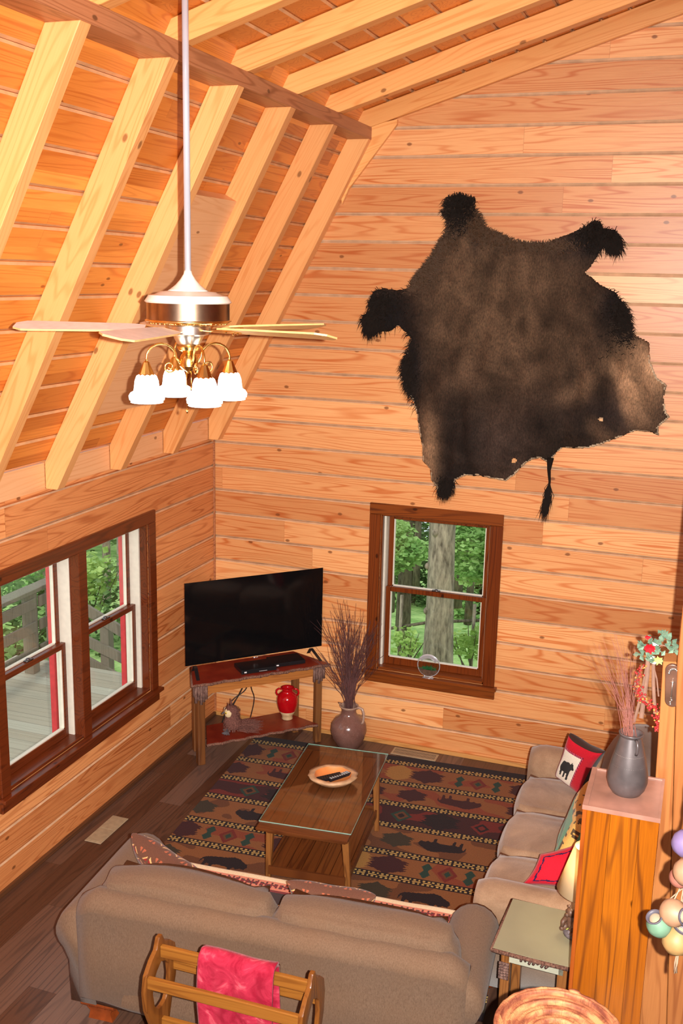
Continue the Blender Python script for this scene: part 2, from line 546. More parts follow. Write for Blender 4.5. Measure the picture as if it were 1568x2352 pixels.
def glass(name, tint, refl=1.0, ior=1.5, base=0.0):
    t = N(name)
    tr = t.n('ShaderNodeBsdfTransparent'); tr.inputs[0].default_value = (*tint, 1)
    gl = t.n('ShaderNodeBsdfGlossy'); gl.inputs[1].default_value = .02
    lw = t.n('ShaderNodeLayerWeight'); lw.inputs[0].default_value = .5
    f5 = t.math('POWER', lw.outputs['Facing'], 5.0)
    mx = t.n('ShaderNodeMixShader')
    f = t.math('ADD', t.math('MULTIPLY', f5, .9 * refl), base + .035)
    t.t.links.new(f, mx.inputs[0]); t.t.links.new(tr.outputs[0], mx.inputs[1]); t.t.links.new(gl.outputs[0], mx.inputs[2])
    t.t.links.new(mx.outputs[0], t.out.inputs[0])
    return t.m
M['glass'] = glass('window_glass', (.96, .98, .97))
M['tableglass'] = glass('table_glass', (.975, .99, .98), 1.0)
M['glass_edge'] = plain('green_glass_edge', (.25, .42, .34), .15, spec=.7, var=.1)
M['chrome'] = plain('chrome_ring', (.78, .79, .82), .15, .6, var=.02)
M['vinyl'] = plain('cream_vinyl_jamb', (.72, .66, .55), .45, var=.05)
M['redpaint'] = plain('red_exterior_trim', (.50, .035, .04), .5)
M['maroon'] = plain('maroon_sash_edge', (.09, .008, .012), .45)
M['bronze_lock'] = plain('dark_metal_latch', (.13, .11, .11), .35, .8)
M['vent'] = plain('beige_vent_metal', (.42, .34, .22), .45, .2)
M['vent_dark'] = plain('vent_slot_dark', (.06, .05, .035), .7)
M['red_glaze'] = plain('red_glaze', (.46, .004, .008), .10, spec=.7, var=.15, scale=8)
M['bisque'] = plain('unglazed_bisque', (.50, .34, .18), .55, var=.15)
def glaze(name, a, b):
    t = N(name); o = t.coord()
    n1 = t.noise(o, 9, 4, .6); n2 = t.noise(o, 120, 2)
    c = t.mix(t.map(n1, .3, .7), a, b)
    c = t.mix(t.map(n2, .55, .7, 0, .25), c, tuple(x * 1.6 for x in b))
    return t.done(c, .16, 0, .6)
M['mauve_glaze'] = glaze('mauve_brown_glaze', (.15, .070, .055), (.22, .115, .092))
M['rim_glaze'] = plain('pale_rim_glaze', (.42, .28, .21), .2, spec=.6)
M['twig'] = plain('dark_red_twig', (.115, .045, .042), .6, var=.3, scale=12)
M['twig_red'] = plain('reddish_dry_stem', (.28, .10, .075), .6, var=.3, scale=12)
M['twig_tan'] = plain('tan_dry_stem', (.60, .34, .14), .6, var=.2)
M['pewter'] = plain('pewter_grey_glaze', (.125, .105, .105), .36, .35, var=.25, scale=14)
M['pewter_line'] = plain('pale_incised_line', (.36, .31, .28), .4, .3)
M['terracotta'] = plain('terracotta_rim', (.48, .22, .13), .6)
M['black'] = plain('black_rubber', (.012, .012, .012), .5)
M['bowlwood'] = plain('pale_bowl_bark', (.50, .30, .16), .5, var=.3, scale=18, bump=.3)
M['bowlin'] = plain('orange_bowl_hollow', (.70, .23, .06), .45, var=.15, scale=9)
M['remote_grey'] = plain('grey_button', (.42, .42, .42), .5)
M['owl_body'] = bark('owl_feather', (.07, .02, .018), (.26, .11, .085), 60)
M['owl_face'] = plain('cream_owl_face', (.80, .62, .36), .8)
M['owl_grey'] = plain('grey_feather', (.115, .10, .11), .8, var=.3)
M['yellow'] = plain('yellow_eye', (.75, .55, .02), .2)
M['eye'] = plain('black_pupil', (.003, .003, .003), .1)
def plush():
    t = N('crimson_plush'); o = t.coord()
    n1 = t.noise(o, 11, 3, .6, 1.2); n2 = t.noise(o, 300, 2)
    c = t.ramp(n1, [(.36, (.27, .008, .026)), (.55, (.42, .024, .055)), (.70, (.62, .12, .15))])
    return t.done(c, .9, 0, .1, t.bump(n2, .4, .003), Sheen_Weight=.15, Sheen_Roughness=.4)
M['plush'] = plush()
M['sage'] = plain('sage_green_paint', (.29, .275, .175), .4, var=.08, scale=3)
M['sage_blue'] = plain('pale_green_apron', (.45, .45, .34), .5, var=.08)
M['leather_top'] = plain('dusty_rose_top', (.40, .20, .145), .3, var=.3, scale=7)
M['foot_wood'] = plain('glossy_red_wood_foot', (.22, .045, .010), .2, var=.25, scale=20)
M['bear_brown'] = plain('brown_bear_resin', (.13, .065, .04), .45, var=.4, scale=40)
M['rock'] = plain('grey_resin_rock', (.17, .14, .15), .6, var=.5, scale=30)
M['moss'] = plain('yellow_green_moss', (.42, .42, .07), .7, var=.4, scale=30)
M['plaque'] = plain('tarnished_plaque', (.20, .10, .065), .3, .4, var=.3, scale=14)
M['plaque_silver'] = plain('pewter_relief', (.62, .58, .52), .3, .9)
M['leaf_teal'] = plain('silvery_green_foil_leaf', (.22, .36, .25), .25, .3, var=.4, scale=30)
M['petal_red'] = plain('red_petal', (.66, .01, .02), .5)
M['petal_lime'] = plain('lime_petal', (.60, .72, .20), .4)
M['berry'] = plain('red_berry', (.45, .03, .03), .12, spec=.8)
M['berry_gold'] = plain('gold_berry', (.70, .30, .08), .12, spec=.8)
M['ribbon'] = plain('grey_vine_strip', (.30, .17, .12), .5)
M['cord'] = plain('twisted_cord', (.40, .27, .17), .8)
for nm, c in (('lilac', (0.176, 0.126, 0.26)), ('coral', (0.319, 0.118, 0.084)), ('peach', (0.353, 0.193, 0.109)), ('mint', (0.126, 0.235, 0.151)), ('apricot', (0.353, 0.21, 0.076))):
    M['clay_' + nm] = plain(nm + '_painted_clay', c, .55, var=.12, scale=25)
M['clay_rim'] = plain('grey_blue_clay_rim', (.085, .075, .095), .5)
M['clay_in'] = plain('pale_clay_inside', (.40, .30, .20), .7)
def basketm():
    t = N('coiled_basket_cane'); s = t.sep(t.coord())
    r = t.math('SQRT', t.math('ADD', t.math('MULTIPLY', s[0], s[0]), t.math('MULTIPLY', s[1], s[1])))
    ang = t.math('ARCTAN2', s[1], s[0])
    n1 = t.noise(t.vec(t.math('MULTIPLY', ang, 1.4), t.math('MULTIPLY', r, 38.0), t.math('MULTIPLY', s[2], 30.0)), 1.0, 3, .6)
    n2 = t.noise(t.vec(t.math('MULTIPLY', ang, 26.0), t.math('MULTIPLY', r, 50.0), 0.0), 1.0, 2, .6)
    c = t.ramp(n1, [(.35, (.16, .04, .022)), (.48, (.33, .11, .05)), (.62, (.46, .25, .10))])
    c = t.mix(t.map(n2, .58, .66, 0, .5), c, (.12, .04, .02))
    return t.done(c, .6, 0, .3, t.bump(n2, .4, .004))
M['basket'] = basketm()
M['deckwood'] = wood('weathered_deck_board', (.40, .37, .29), (.33, .30, .23), 'x', 'y', .145, 0, 3.6, .12, .8, False, 20, .003, third='z', joint=False)
M['railwood'] = wood('weathered_grey_railing', (.21, .18, .135), (.14, .12, .09), 'z', 'x', None, tone=.1, rough=.8, knots=False)
M['bark_grey'] = bark('grey_tree_bark', (.10, .08, .06), (.30, .25, .19), 7)
M['bark_dark'] = bark('dark_tree_bark', (.035, .03, .02), (.13, .11, .075), 7)
def leafm(name, a, b):
    t = N(name)
    n1 = t.noise(t.coord(), 2.2, 3)
    n2 = t.noise(t.coord(), 14, 2)
    f = t.math('ADD', t.math('MULTIPLY', n1, .6), t.math('MULTIPLY', n2, .4))
    c = t.mix(t.map(f, .38, .62), a, b)
    d = t.n('ShaderNodeBsdfDiffuse'); t.t.links.new(c, d.inputs[0])
    tr = t.n('ShaderNodeBsdfTranslucent'); t.t.links.new(c, tr.inputs[0])
    mx = t.n('ShaderNodeMixShader'); mx.inputs[0].default_value = .45
    t.t.links.new(d.outputs[0], mx.inputs[1]); t.t.links.new(tr.outputs[0], mx.inputs[2]); t.t.links.new(mx.outputs[0], t.out.inputs[0])
    return t.m
M['leaf'] = leafm('fresh_green_leaf', (.22, .42, .12), (.52, .74, .30))
M['leaf_b'] = leafm('yellow_green_leaf', (.28, .44, .10), (.62, .80, .30))
M['leaf_d'] = leafm('deep_green_leaf', (.08, .15, .05), (.26, .38, .16))
M['grass'] = leafm('woodland_grass', (.20, .38, .10), (.50, .68, .25))
M['airplant'] = leafm('air_plant_leaf', (.03, .16, .05), (.10, .34, .12))
M['soil'] = plain('dark_soil', (.10, .05, .03), .9, var=.4, scale=60)
# ------------------------------------------------------------------ structure
def plank_plane(bm, O, U, V, Nn, rows, d, t=.03, ch=.011, base=0):
    """rows: list of (k, u0, u1). board k spans V in [k*d,(k+1)*d]; Nn points into the room"""
    O = Vector(O); U = Vector(U).normalized(); V = Vector(V).normalized(); Nn = Vector(Nn).normalized()
    for k, u0, u1 in rows:
        if u1 - u0 < .002: continue
        v0 = k * d; v1 = (k + 1) * d - .0012
        prof = [(v0, -ch), (v0 + ch * 1.15, 0), (v1 - ch * .75, 0), (v1, -ch * .7), (v1, -t), (v0, -t)]
        fs = prism(bm, [O + U * u0 + V * a + Nn * b for a, b in prof], U * (u1 - u0))
        fs[2].material_index = 1; fs[4].material_index = 1

D = .184
EAVE = 2.235
RID = 4.3                      # x of the ridge
def bz_steep(x): return 2.39 + 1.872 * x          # roof board plane of the steep pitch
XK = 1.113                                           # where both board planes meet
def bz_up(x): return 4.553 + (x - 1.21) * .3146
XK = (4.553 - 1.21 * .3146 - 2.39) / (1.872 - .3146)
ZR = bz_up(RID)

# floor
bm = BM(); box(bm, (-.05, -10, -.12), (8.65, .05, 0)); obj('floor', bm, M['floor'])['kind'] = 'structure'

# back wall with its window hole
WB = (1.342, 2.152, .60, 1.775)     # x0,x1,z0,z1 of the opening
def cut(rows_u, k, hole, d=D):
    a, b = k * d, (k + 1) * d
    out = []
    for u0, u1 in rows_u:
        out.append((k, u0, u1))
    return out
bm = BM()
rows = []
nb = int(ZR / D) + 1
for k in range(-0, nb):
    z = k * D + D / 2
    x0 = 0.0 if z < 2.39 else ((z - D / 2 - 2.39) / 1.872 if z - D / 2 < bz_steep(XK) else (z - D / 2 - 4.553) / .3146 + 1.21)
    x0 = max(-.0, x0 - .04)
    x1 = 2 * RID - x0
    if x1 <= x0: continue
    if (k + 1) * D > WB[2] + .01 and k * D < WB[3] - .01:
        rows += [(k, x0, WB[0]), (k, WB[1], x1)]
    else:
        rows.append((k, x0, x1))
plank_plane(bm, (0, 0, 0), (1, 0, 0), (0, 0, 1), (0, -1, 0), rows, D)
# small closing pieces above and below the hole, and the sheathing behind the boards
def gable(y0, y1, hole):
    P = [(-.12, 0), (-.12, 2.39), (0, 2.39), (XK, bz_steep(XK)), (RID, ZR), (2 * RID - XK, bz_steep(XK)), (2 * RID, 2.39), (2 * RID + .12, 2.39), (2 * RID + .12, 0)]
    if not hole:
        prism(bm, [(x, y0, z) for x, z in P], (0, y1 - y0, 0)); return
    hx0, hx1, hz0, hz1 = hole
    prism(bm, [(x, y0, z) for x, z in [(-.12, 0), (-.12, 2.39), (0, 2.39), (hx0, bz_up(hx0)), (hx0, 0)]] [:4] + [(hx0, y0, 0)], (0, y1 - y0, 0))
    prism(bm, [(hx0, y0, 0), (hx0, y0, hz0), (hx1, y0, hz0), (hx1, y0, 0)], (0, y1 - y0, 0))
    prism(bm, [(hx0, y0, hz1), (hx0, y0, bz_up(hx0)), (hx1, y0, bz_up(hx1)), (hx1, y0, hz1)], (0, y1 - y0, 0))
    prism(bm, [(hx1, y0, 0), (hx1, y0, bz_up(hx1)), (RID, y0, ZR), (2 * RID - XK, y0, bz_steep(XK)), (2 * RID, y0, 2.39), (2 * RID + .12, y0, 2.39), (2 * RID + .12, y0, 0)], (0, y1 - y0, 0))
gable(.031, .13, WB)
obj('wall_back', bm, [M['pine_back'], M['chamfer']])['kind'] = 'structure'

# left wall with the double window
WL = (-2.592, -1.013, .60, 1.79)
bm = BM()
rows = []
for k in range(13):
    if k * D > 2.2: break
    if (k + 1) * D > WL[2] + .01 and k * D < WL[3] - .01:
        rows += [(k, -9.95, WL[0]), (k, WL[1], -.001)]
    else:
        rows.append((k, -9.95, -.001))
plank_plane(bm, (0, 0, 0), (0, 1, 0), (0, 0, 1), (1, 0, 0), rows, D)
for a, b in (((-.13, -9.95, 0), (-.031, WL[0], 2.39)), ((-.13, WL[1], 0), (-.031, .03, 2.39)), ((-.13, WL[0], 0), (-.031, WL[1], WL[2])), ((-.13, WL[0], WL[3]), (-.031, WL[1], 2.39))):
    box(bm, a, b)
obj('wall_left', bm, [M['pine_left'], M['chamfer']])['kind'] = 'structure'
bm = BM(); box(bm, (2 * RID, -9.95, 0), (2 * RID + .13, .03, 2.39)); obj('wall_right', bm, M['pine_left'])['kind'] = 'structure'
bm = BM()
gable(-10.1, -10.0, None)
obj('wall_front', bm, M['pine_back'])['kind'] = 'structure'

# roof boards: steep pitch left, upper pitch left, and their mirror images
S1 = Vector((1, 0, 1.872)).normalized()
S2 = Vector((1, 0, .3146)).normalized()
L1 = (Vector((XK, 0, bz_steep(XK))) - Vector((0, 0, 2.39))).length
L2 = (Vector((RID, 0, ZR)) - Vector((XK, 0, bz_up(XK)))).length
DR = .176
bm = BM()
n = int(L1 / DR) + 1
plank_plane(bm, (0, 0, 2.39), (0, 1, 0), S1, (1.872, 0, -1), [(k, -10.0, .1) for k in range(n)], DR, .05, .014)
obj('ceiling_left', bm, [M['pine_deck_y'], M['chamfer_d']])['kind'] = 'structure'
bm = BM()
plank_plane(bm, (XK, 0, bz_up(XK)), (0, 1, 0), S2, (.3146, 0, -1), [(k, -10.0, .1) for k in range(int(L2 / DR) + 1)], DR, .05, .014)
o1 = obj('ceiling_upper', bm, [M['pine_deck_u'], M['chamfer_d']]); o1['kind'] = 'structure'
bm = BM()
plank_plane(bm, (2 * RID, 0, 2.39), (0, 1, 0), (-S1.x, 0, S1.z), (-1.872, 0, -1), [(k, -10.0, .1) for k in range(n)], DR, .05, .014)
obj('ceiling_right', bm, [M['pine_deck_y'], M['chamfer_d']])['kind'] = 'structure'
bm = BM()
plank_plane(bm, (2 * RID - XK, 0, bz_up(XK)), (0, 1, 0), (-S2.x, 0, S2.z), (-.3146, 0, -1), [(k, -10.0, .1) for k in range(int(L2 / DR) + 1)], DR, .05, .014)
obj('ceiling_upper_right', bm, [M['pine_deck_u'], M['chamfer_d']])['kind'] = 'structure'

# loft floor the photographer stands on
bm = BM(); box(bm, (0, -10, 2.05), (8.6, -6.6, 2.2)); obj('floor_loft', bm, M['floor'])['kind'] = 'structure'

# long weathered beam under the change of pitch
bm = BM(); box(bm, (1.035, -9.9, 4.345), (1.2, -.002, 4.425)); bevel_all(bm, .004)
tag(obj('roof_beam', bm, M['beam']), 'long reddish weathered beam under the bend of the roof', 'beam')
bm = BM(); box(bm, (2 * RID - 1.2, -9.9, 4.345), (2 * RID - 1.035, -.002, 4.425))
obj('trim_1', bm, M['beam'])['kind'] = 'structure'

# steep rafters
def steep_rafter(yn, yf, mirror=False):
    bm = BM()
    # outline in x,z : underside line x = (z-2.0977)/1.872
    P = [(0.0, EAVE), (.075, EAVE), (1.2, 4.345), (1.045, 4.345), (0.0, 2.388)]
    prism(bm, [(x, yn, z) for x, z in P], (0, yf - yn, 0))
    bevel_all(bm, .003, 1)
    return bm
ordn = ['first', 'second', 'third', 'fourth', 'fifth', 'sixth', 'seventh', 'eighth', 'ninth']
for k in range(0, 9):
    yf = -.004 if k == 0 else -.70 - .677 * (k - 1)
    yn = -.088 if k == 0 else yf - .075
    o = obj('steep_rafter', steep_rafter(yn, yf), M['rafter_steep'])
    if k < 9:
        tag(o, '%s steep pine rafter from the back wall, under the roof beam' % ordn[k], 'rafter', 'steep rafters over the left wall')
    else:
        tag(o, 'steep pine rafter further along the left wall, outside the photo', 'rafter', 'steep rafters over the left wall')
# upper rafters
for k in range(0, 9):
    yn = -.046 if k == 0 else -.684 - .667 * (k - 1)
    yf = -.002 if k == 0 else yn + .08
    bm = BM()
    za = 4.406 + (1.05 - 1.21) * .3146
    P = [(1.201, 4.4262), (RID - .02, 4.406 + (RID - .02 - 1.21) * .3146), (RID - .02, bz_up(RID - .02) - .004), (1.06, bz_up(1.06) - .004), (1.06, 4.4262)]
    prism(bm, [(x, yn, z) for x, z in P], (0, yf - yn, 0))
    bevel_all(bm, .003, 1)
    o = obj('upper_rafter', bm, M['rafter_up'])
    tag(o, ('%s shallow pine rafter from the back wall, above the roof beam' % ordn[k]) if k < 9 else 'shallow pine rafter behind the photographer, outside the photo', 'rafter', 'shallow rafters above the roof beam')
# blocking between the rafters at the eave and above the beam
def blocks(name, x0, x1, z0, z1, ys, mat):
    bm = BM()
    for a, b in ys: box(bm, (x0, a, z0), (x1, b, z1))
    obj(name, bm, mat)['kind'] = 'structure'
ys = []
for k in range(0, 8):
    hi = -.089 if k == 0 else -.70 - .677 * (k - 1) - .076
    lo = -.70 - .677 * k + .001
    ys.append((lo, hi))
blocks('trim_2', -.03, -.002, EAVE - .0, 2.386, ys, M['fascia'])
ys = []
for k in range(0, 8):
    hi = -.047 if k == 0 else -.684 - .667 * (k - 1) - .001
    lo = -.684 - .667 * k + .081
    ys.append((lo, hi))
blocks('trim_3', 1.05, 1.075, 4.4262, bz_up(1.06) - .004, ys, M['pine_deck_u'])
# pale filler board let in between two rafters
bm = BM()
def on_steep(x, off): return Vector((x, 0, bz_steep(x))) + Vector((1.872, 0, -1)).normalized() * off
prism(bm, [Vector((p.x, -2.049, p.z)) for p in (on_steep(.16, .002), on_steep(.16, .085), on_steep(.80, .085), on_steep(.80, .002))], (0, .595, 0))
obj('trim_4', bm, M['fascia'])['kind'] = 'structure'
# gusset board lying on the back wall behind the corner of the roof
bm = BM(); prism(bm, [(x, -.0009, z) for x, z in ((1.0, 3.93), (1.045, 4.03), (1.375, 4.44), (1.375, 4.47), (1.0, 4.40), (.95, 4.2))], (0, -.03, 0))
obj('trim_5', bm, M['rafter_up'])['kind'] = 'structure'
# floor trims
bm = BM(); box(bm, (0, -.022, 0), (3.6, -.0005, .032)); bevel_all(bm, .004, 2); obj('baseboard_back', bm, M['base_pine'])['kind'] = 'structure'
bm = BM(); box(bm, (.0005, -9.9, 0), (.022, -.023, .03)); bevel_all(bm, .004, 2); obj('baseboard_left', bm, M['base_dark'])['kind'] = 'structure'
# corner bead
bm = BM(); box(bm, (.0005, -.012, .033), (.012, -.0005, EAVE)); obj('trim_6', bm, M['beam'])['kind'] = 'structure'

# ------------------------------------------------------------------ windows
def window(name, W, H, units, mats, T):
    """built in a local frame: u to the right, v up, w toward the room; T maps (u,v,w) to world"""
    root = setting(name)
    def part(nm, boxes, mat, parent=root, bev=.003, label=None, kind='structure'):
        bm = BM()
        for a, b in boxes:
            pa = T(*a); pb = T(*b)
            box(bm, [min(pa[i], pb[i]) for i in range(3)], [max(pa[i], pb[i]) for i in range(3)])
        if bev: bevel_all(bm, bev, 1)
        return obj(nm, bm, mat, parent, label=label)
    cw = .082
    tm, tx = mats
    part('top_casing', [((-cw, H, 0.001), (W + cw, H + cw, .022))], tx)
    part('side_casing', [((-cw, -.02, 0.001), (0, H - .001, .022))], tm)
    part('side_casing', [((W, -.02, 0.001), (W + cw, H - .001, .022))], tm)
    part('sill', [((-cw - .02, -.045, .001), (W + cw + .02, -.021, .055)), ((0, -.020, -.17), (W, .0, .0))], tx)
    part('apron', [((-cw - .005, -.115, .001), (W + cw + .005, -.0455, .026))], tx)
    part('jamb', [((-.001, -.02, -.05), (.012, H, 0)), ((W - .012, -.02, -.055), (W + .001, H, 0)), ((.0, H - .012, -.055), (W, H, 0))], tm)
    part('jamb_liner', [((-.001, -.02, -.17), (.024, H, -.0555)), ((W - .024, -.02, -.17), (W, H, -.0555)), ((0, H - .02, -.17), (W, H, -.0555))], M['vinyl'])
    part('outside_trim', [((-.06, -.06, -.21), (.03, H + .05, -.171)), ((W - .03, -.06, -.21), (W + .06, H + .05, -.171)), ((-.05, H - .01, -.21), (W + .05, H + .05, -.171)), ((-.06, -.1, -.21), (W + .06, -.021, -.171))], M['redpaint'])
    n = units
    mw = .085
    uw = (W - (n - 1) * mw) / n
    for i in range(n):
        u0 = i * (uw + mw); u1 = u0 + uw
        if i:
            part('outside_trim', [((u0 - mw - .03, -.02, -.21), (u0 + .03, H - .0105, -.171))], M['redpaint'])
            part('mullion', [((u0 - mw, -.02, -.17), (u0, H - .0005, .012))], tm)
            part('jamb_liner', [((u0 - mw - .014, -.02, -.168), (u0 - mw - .0005, H - .021, -.056)), ((u0 + .0005, -.02, -.168), (u0 + .014, H - .021, -.056))], M['vinyl'])
        mid = H * .50
        a, b = u0 + .026, u1 - .026
        st = .036
        for nm, v0, v1, w0, w1 in (('upper_sash', mid - .02, H - .022, -.155, -.125), ('lower_sash', .0005, mid + .02, -.118, -.086)):
            lo = .055 if nm == 'lower_sash' else .036
            hi = .036
            s = part(nm, [((a, v0, w0), (a + st, v1, w1)), ((b - st, v0, w0), (b, v1, w1)), ((a + st, v0, w0), (b - st, v0 + lo, w1)), ((a + st, v1 - hi, w0), (b - st, v1, w1))], tm)
            part('pane', [((a + st, v0 + lo, (w0 + w1) / 2 - .002), (b - st, v1 - hi, (w0 + w1) / 2 + .002))], M['glass'], s, 0)
            part('glazing_bead', [((a + st, v0 + lo, w0 + .002), (a + st + .007, v1 - hi, w1 - .006)), ((b - st - .007, v0 + lo, w0 + .002), (b - st, v1 - hi, w1 - .006)), ((a + st, v0 + lo, w0 + .002), (b - st, v0 + lo + .007, w1 - .006))], M['vinyl'], s, 0)
        bm = BM()
        c = T((a + b) / 2, mid + .028, -.108)
        ball(bm, c, .012, (1.2, 1.2, .8), 2)
        p, q = T((a + b) / 2 - .03, mid + .0205, -.117), T((a + b) / 2 + .03, mid + .028, -.091)
        box(bm, [min(p[i], q[i]) for i in range(3)], [max(p[i], q[i]) for i in range(3)])
        obj('sash_lock', bm, M['bronze_lock'], root, True)
    return root
window('window_1', 1.579, 1.185, 2, (M['trim_y'], M['trim_y']), lambda u, v, w_: Vector((w_, -2.592 + u, .605 + v)))
window('window_2', .81, 1.17, 1, (M['trim'], M['trim_x']), lambda u, v, w_: Vector((1.342 + u, -w_, .605 + v)))
# ------------------------------------------------------------------ big furniture
# near sofa seen from behind
NS = Vector((1.88, -3.345, 0)); NR = R_(4)
sofa = thing('sofa', 'brown chenille rolled-arm sofa seen from behind, nearest the camera', 'sofa', NS, NR)
bm = BM(); cushion(bm, (-.93, .0, .09), (.90, .70, .34), .006, 6, power=14); obj('base', bm, M['chenille'], sofa, True)
# back: outer back with a rolled top edge
bm = BM()
prof = [(.03, .10), (0, .13), (-.012, .40), (-.018, .60)] + [(.055 + .075 * math.cos(R_(a)), .605 + .078 * math.sin(R_(a))) for a in (180, 150, 120, 90, 60, 30, 0)] + [(.15, .5), (.17, .3)]
sec = []
for i in range(25):
    x = -.90 + 1.80 * i / 24
    e = abs(2 * i / 24 - 1)
    dz = -.05 * max(0, (e - .86) / .14) ** 2
    w_ = .004 * math.sin(i * 1.7)
    sec.append([(x, y + (.012 * (e ** 8) if z > .3 else 0), z + (dz + w_ if z > .55 else 0)) for y, z in prof])
loft(bm, sec); obj('back', bm, M['chenille'], sofa, True)
for s, (x0, x1) in enumerate(((-.83, .005), (.015, .83))):
    bm = BM(); cushion(bm, (x0, .06, .36), (x1, .26, .728), .024, 9, power=5)
    for v in bm.verts:
        v.co.z += .007 * math.sin(v.co.x * 9 + s) * (1 if v.co.z > .6 else 0)
        v.co.x += .035 * (1 if v.co.x > (x0 + x1) / 2 else -1) * max(0, (.7 - v.co.z)) * 0
    obj('back_cushion', bm, M['chenille'], sofa, True)
bm = BM(); cushion(bm, (-.80, .25, .30), (.83, .70, .410), .015, 9, power=8); obj('seat_cushion', bm, M['chenille'], sofa, True)
def rollarm(cx, out, y0, y1, cz, r, zb, body_in, mat, parent):
    """rolled arm running along y: out=+1/-1 is the side of the scroll"""
    bm = BM()
    pr_ = []
    for a in range(-50, 231, 20):
        pr_.append((cx + out * r * math.cos(R_(a)), cz + r * math.sin(R_(a))))
    pr_.append((cx - out * body_in, cz - r * .9)); pr_.append((cx - out * body_in, zb)); pr_.append((cx + out * (r * .35), zb))
    pr_.append((cx + out * (r * .38), cz - r * 1.35))
    sec = []
    L = y1 - y0
    for i in range(15):
        f = i / 14
        y = y0 + L * f
        k = 1.0
        for e in (f, 1 - f):
            if e < .10: k *= .90 + .10 * math.sin(e / .10 * PI / 2)
        mx = cx; mz = cz - r * .3
        sec.append([(mx + (x - mx) * k, y, (mz + (z - mz) * k) if z > zb + .01 else z) for x, z in pr_])
    loft(bm, sec)
    return obj('arm', bm, mat, parent, True)
rollarm(-.915, -1, .015, .78, .45, .118, .09, .10, M['chenille'], sofa)
rollarm(.855, 1, .015, .62, .475, .12, .09, .10, M['chenille'], sofa)
for x in (-.80, .80):
    bm = BM()
    # scrolled wooden bun: a turned roller on a bracket
    tube(bm, [(x - .11, .05, .082), (x + .06, .05, .082)], .027, 16)
    for q in range(3): tube(bm, [(x - .07 + .04 * q, .05, .082), (x - .066 + .04 * q, .05, .082)], .029, 16)
    loft(bm, [[(x - .09, .03, .07), (x + .05, .03, .07), (x + .05, .10, .07), (x - .09, .10, .07)], [(x - .07, .04, .035), (x + .035, .04, .035), (x + .035, .09, .035), (x - .07, .09, .035)], [(x - .075, .03, 0), (x + .05, .03, 0), (x + .05, .10, 0), (x - .075, .10, 0)]])
    obj('foot', bm, M['foot_wood'], sofa, 40)
for x in (-.85, .82):
    bm = BM(); lathe(bm, [(.02, 0), (.045, .02), (.05, .05), (.035, .09)], 20, (x, .66, 0)); obj('foot', bm, M['foot_wood'], sofa, True)

# woven throw over the seat
bm = BM(); lay = bm.loops.layers.float_color.new('Col')
def throw_col(u, v):
    # v 0 back .. 1 front edge
    if v > .965: return lin(120, 30, 34)
    if v > .74: return lin(236, 214, 176)
    if v > .60:
        p = (u * 62) % 1; q = abs(v - .67) / .05
        if abs(p - .5) * 2 + q < .75: return lin(125, 20, 30)
        if abs(p - .5) * 2 + q < 1.0: return lin(60, 40, 30)
        return lin(214, 130, 104)
    if v > .57: return lin(120, 30, 34)
    if v > .35: return lin(246, 214, 150) if (math.sin(u * 40) + math.sin(u * 17 + v * 20)) > -.6 else lin(50, 34, 36)
    return lin(150, 110, 80)
GX, GY = 170, 60
V = {}
for i in range(GX + 1):
    for j in range(GY + 1):
        u = i / GX; v = j / GY
        x = -.79 + 1.60 * u
        s = v * .62
        if s < .50: y = .300 + s * .86; z = .438 + .012 * math.sin(s * 4)
        elif s < .54: t_ = (s - .50) / .04; y = .730 + .012 * math.sin(t_ * PI / 2); z = .440 - .012 * (1 - math.cos(t_ * PI / 2))
        else: y = .742 + .004 * math.sin(x * 30); z = .428 - (s - .54)
        z += .004 * noise.noise(Vector((x * 6, y * 6, 0)))
        V[i, j] = bm.verts.new((x, y, z))
for i in range(GX):
    for j in range(GY):
        f = bm.faces.new((V[i, j], V[i + 1, j], V[i + 1, j + 1], V[i, j + 1]))
        c = throw_col((i + .5) / GX, (j + .5) / GY)
        for l in f.loops: l[lay] = (*c, 1)
th = obj('throw_blanket', bm, M['woven'], None, True); th.location = NS; th.rotation_euler = (0, 0, NR)
md = th.modifiers.new('thick', 'SOLIDIFY'); md.thickness = .006
tag(th, 'woven tapestry throw with cream edge spread over the near sofa seat', 'throw')

# triangle patterned pillows
def tri_col(u, v, s):
    a = u * 9; b = v * 9
    i, j = int(a), int(b)
    p, q = a - i, b - j
    if (i + j) % 2: p = 1 - p
    base = lin(104, 66, 50)
    if .12 < p < .88 and .12 < q < .88:
        if q < p: 
            if p - q > .14: return lin(224, 184, 120) if (p - q) < .34 else (lin(150, 30, 36) if (i * 3 + j) % 3 else lin(60, 60, 38))
        elif q - p > .5: return lin(176, 96, 66)
    return base
Rn = Matrix.Translation(NS) @ Matrix.Rotation(NR, 4, 'Z')
bm = pillow4([Rn @ Vector(p) for p in ((-.80, .56, .45), (-.40, .32, .45), (-.38, .26, .67), (-.86, .48, .72))], .15, tri_col, 104)
tag(obj('throw_pillow', bm, M['woven'], None, True), 'square pillow with small red and gold triangles, left end of the near sofa', 'pillow', 'triangle patterned pillows')
bm = pillow4([Rn @ Vector(p) for p in ((.0, .40, .475), (.46, .41, .475), (.44, .30, .735), (.02, .29, .735))], .12, tri_col, 104)
tag(obj('throw_pillow', bm, M['woven'], None, True), 'triangle patterned pillow lying low behind the middle of the near sofa back', 'pillow', 'triangle patterned pillows')

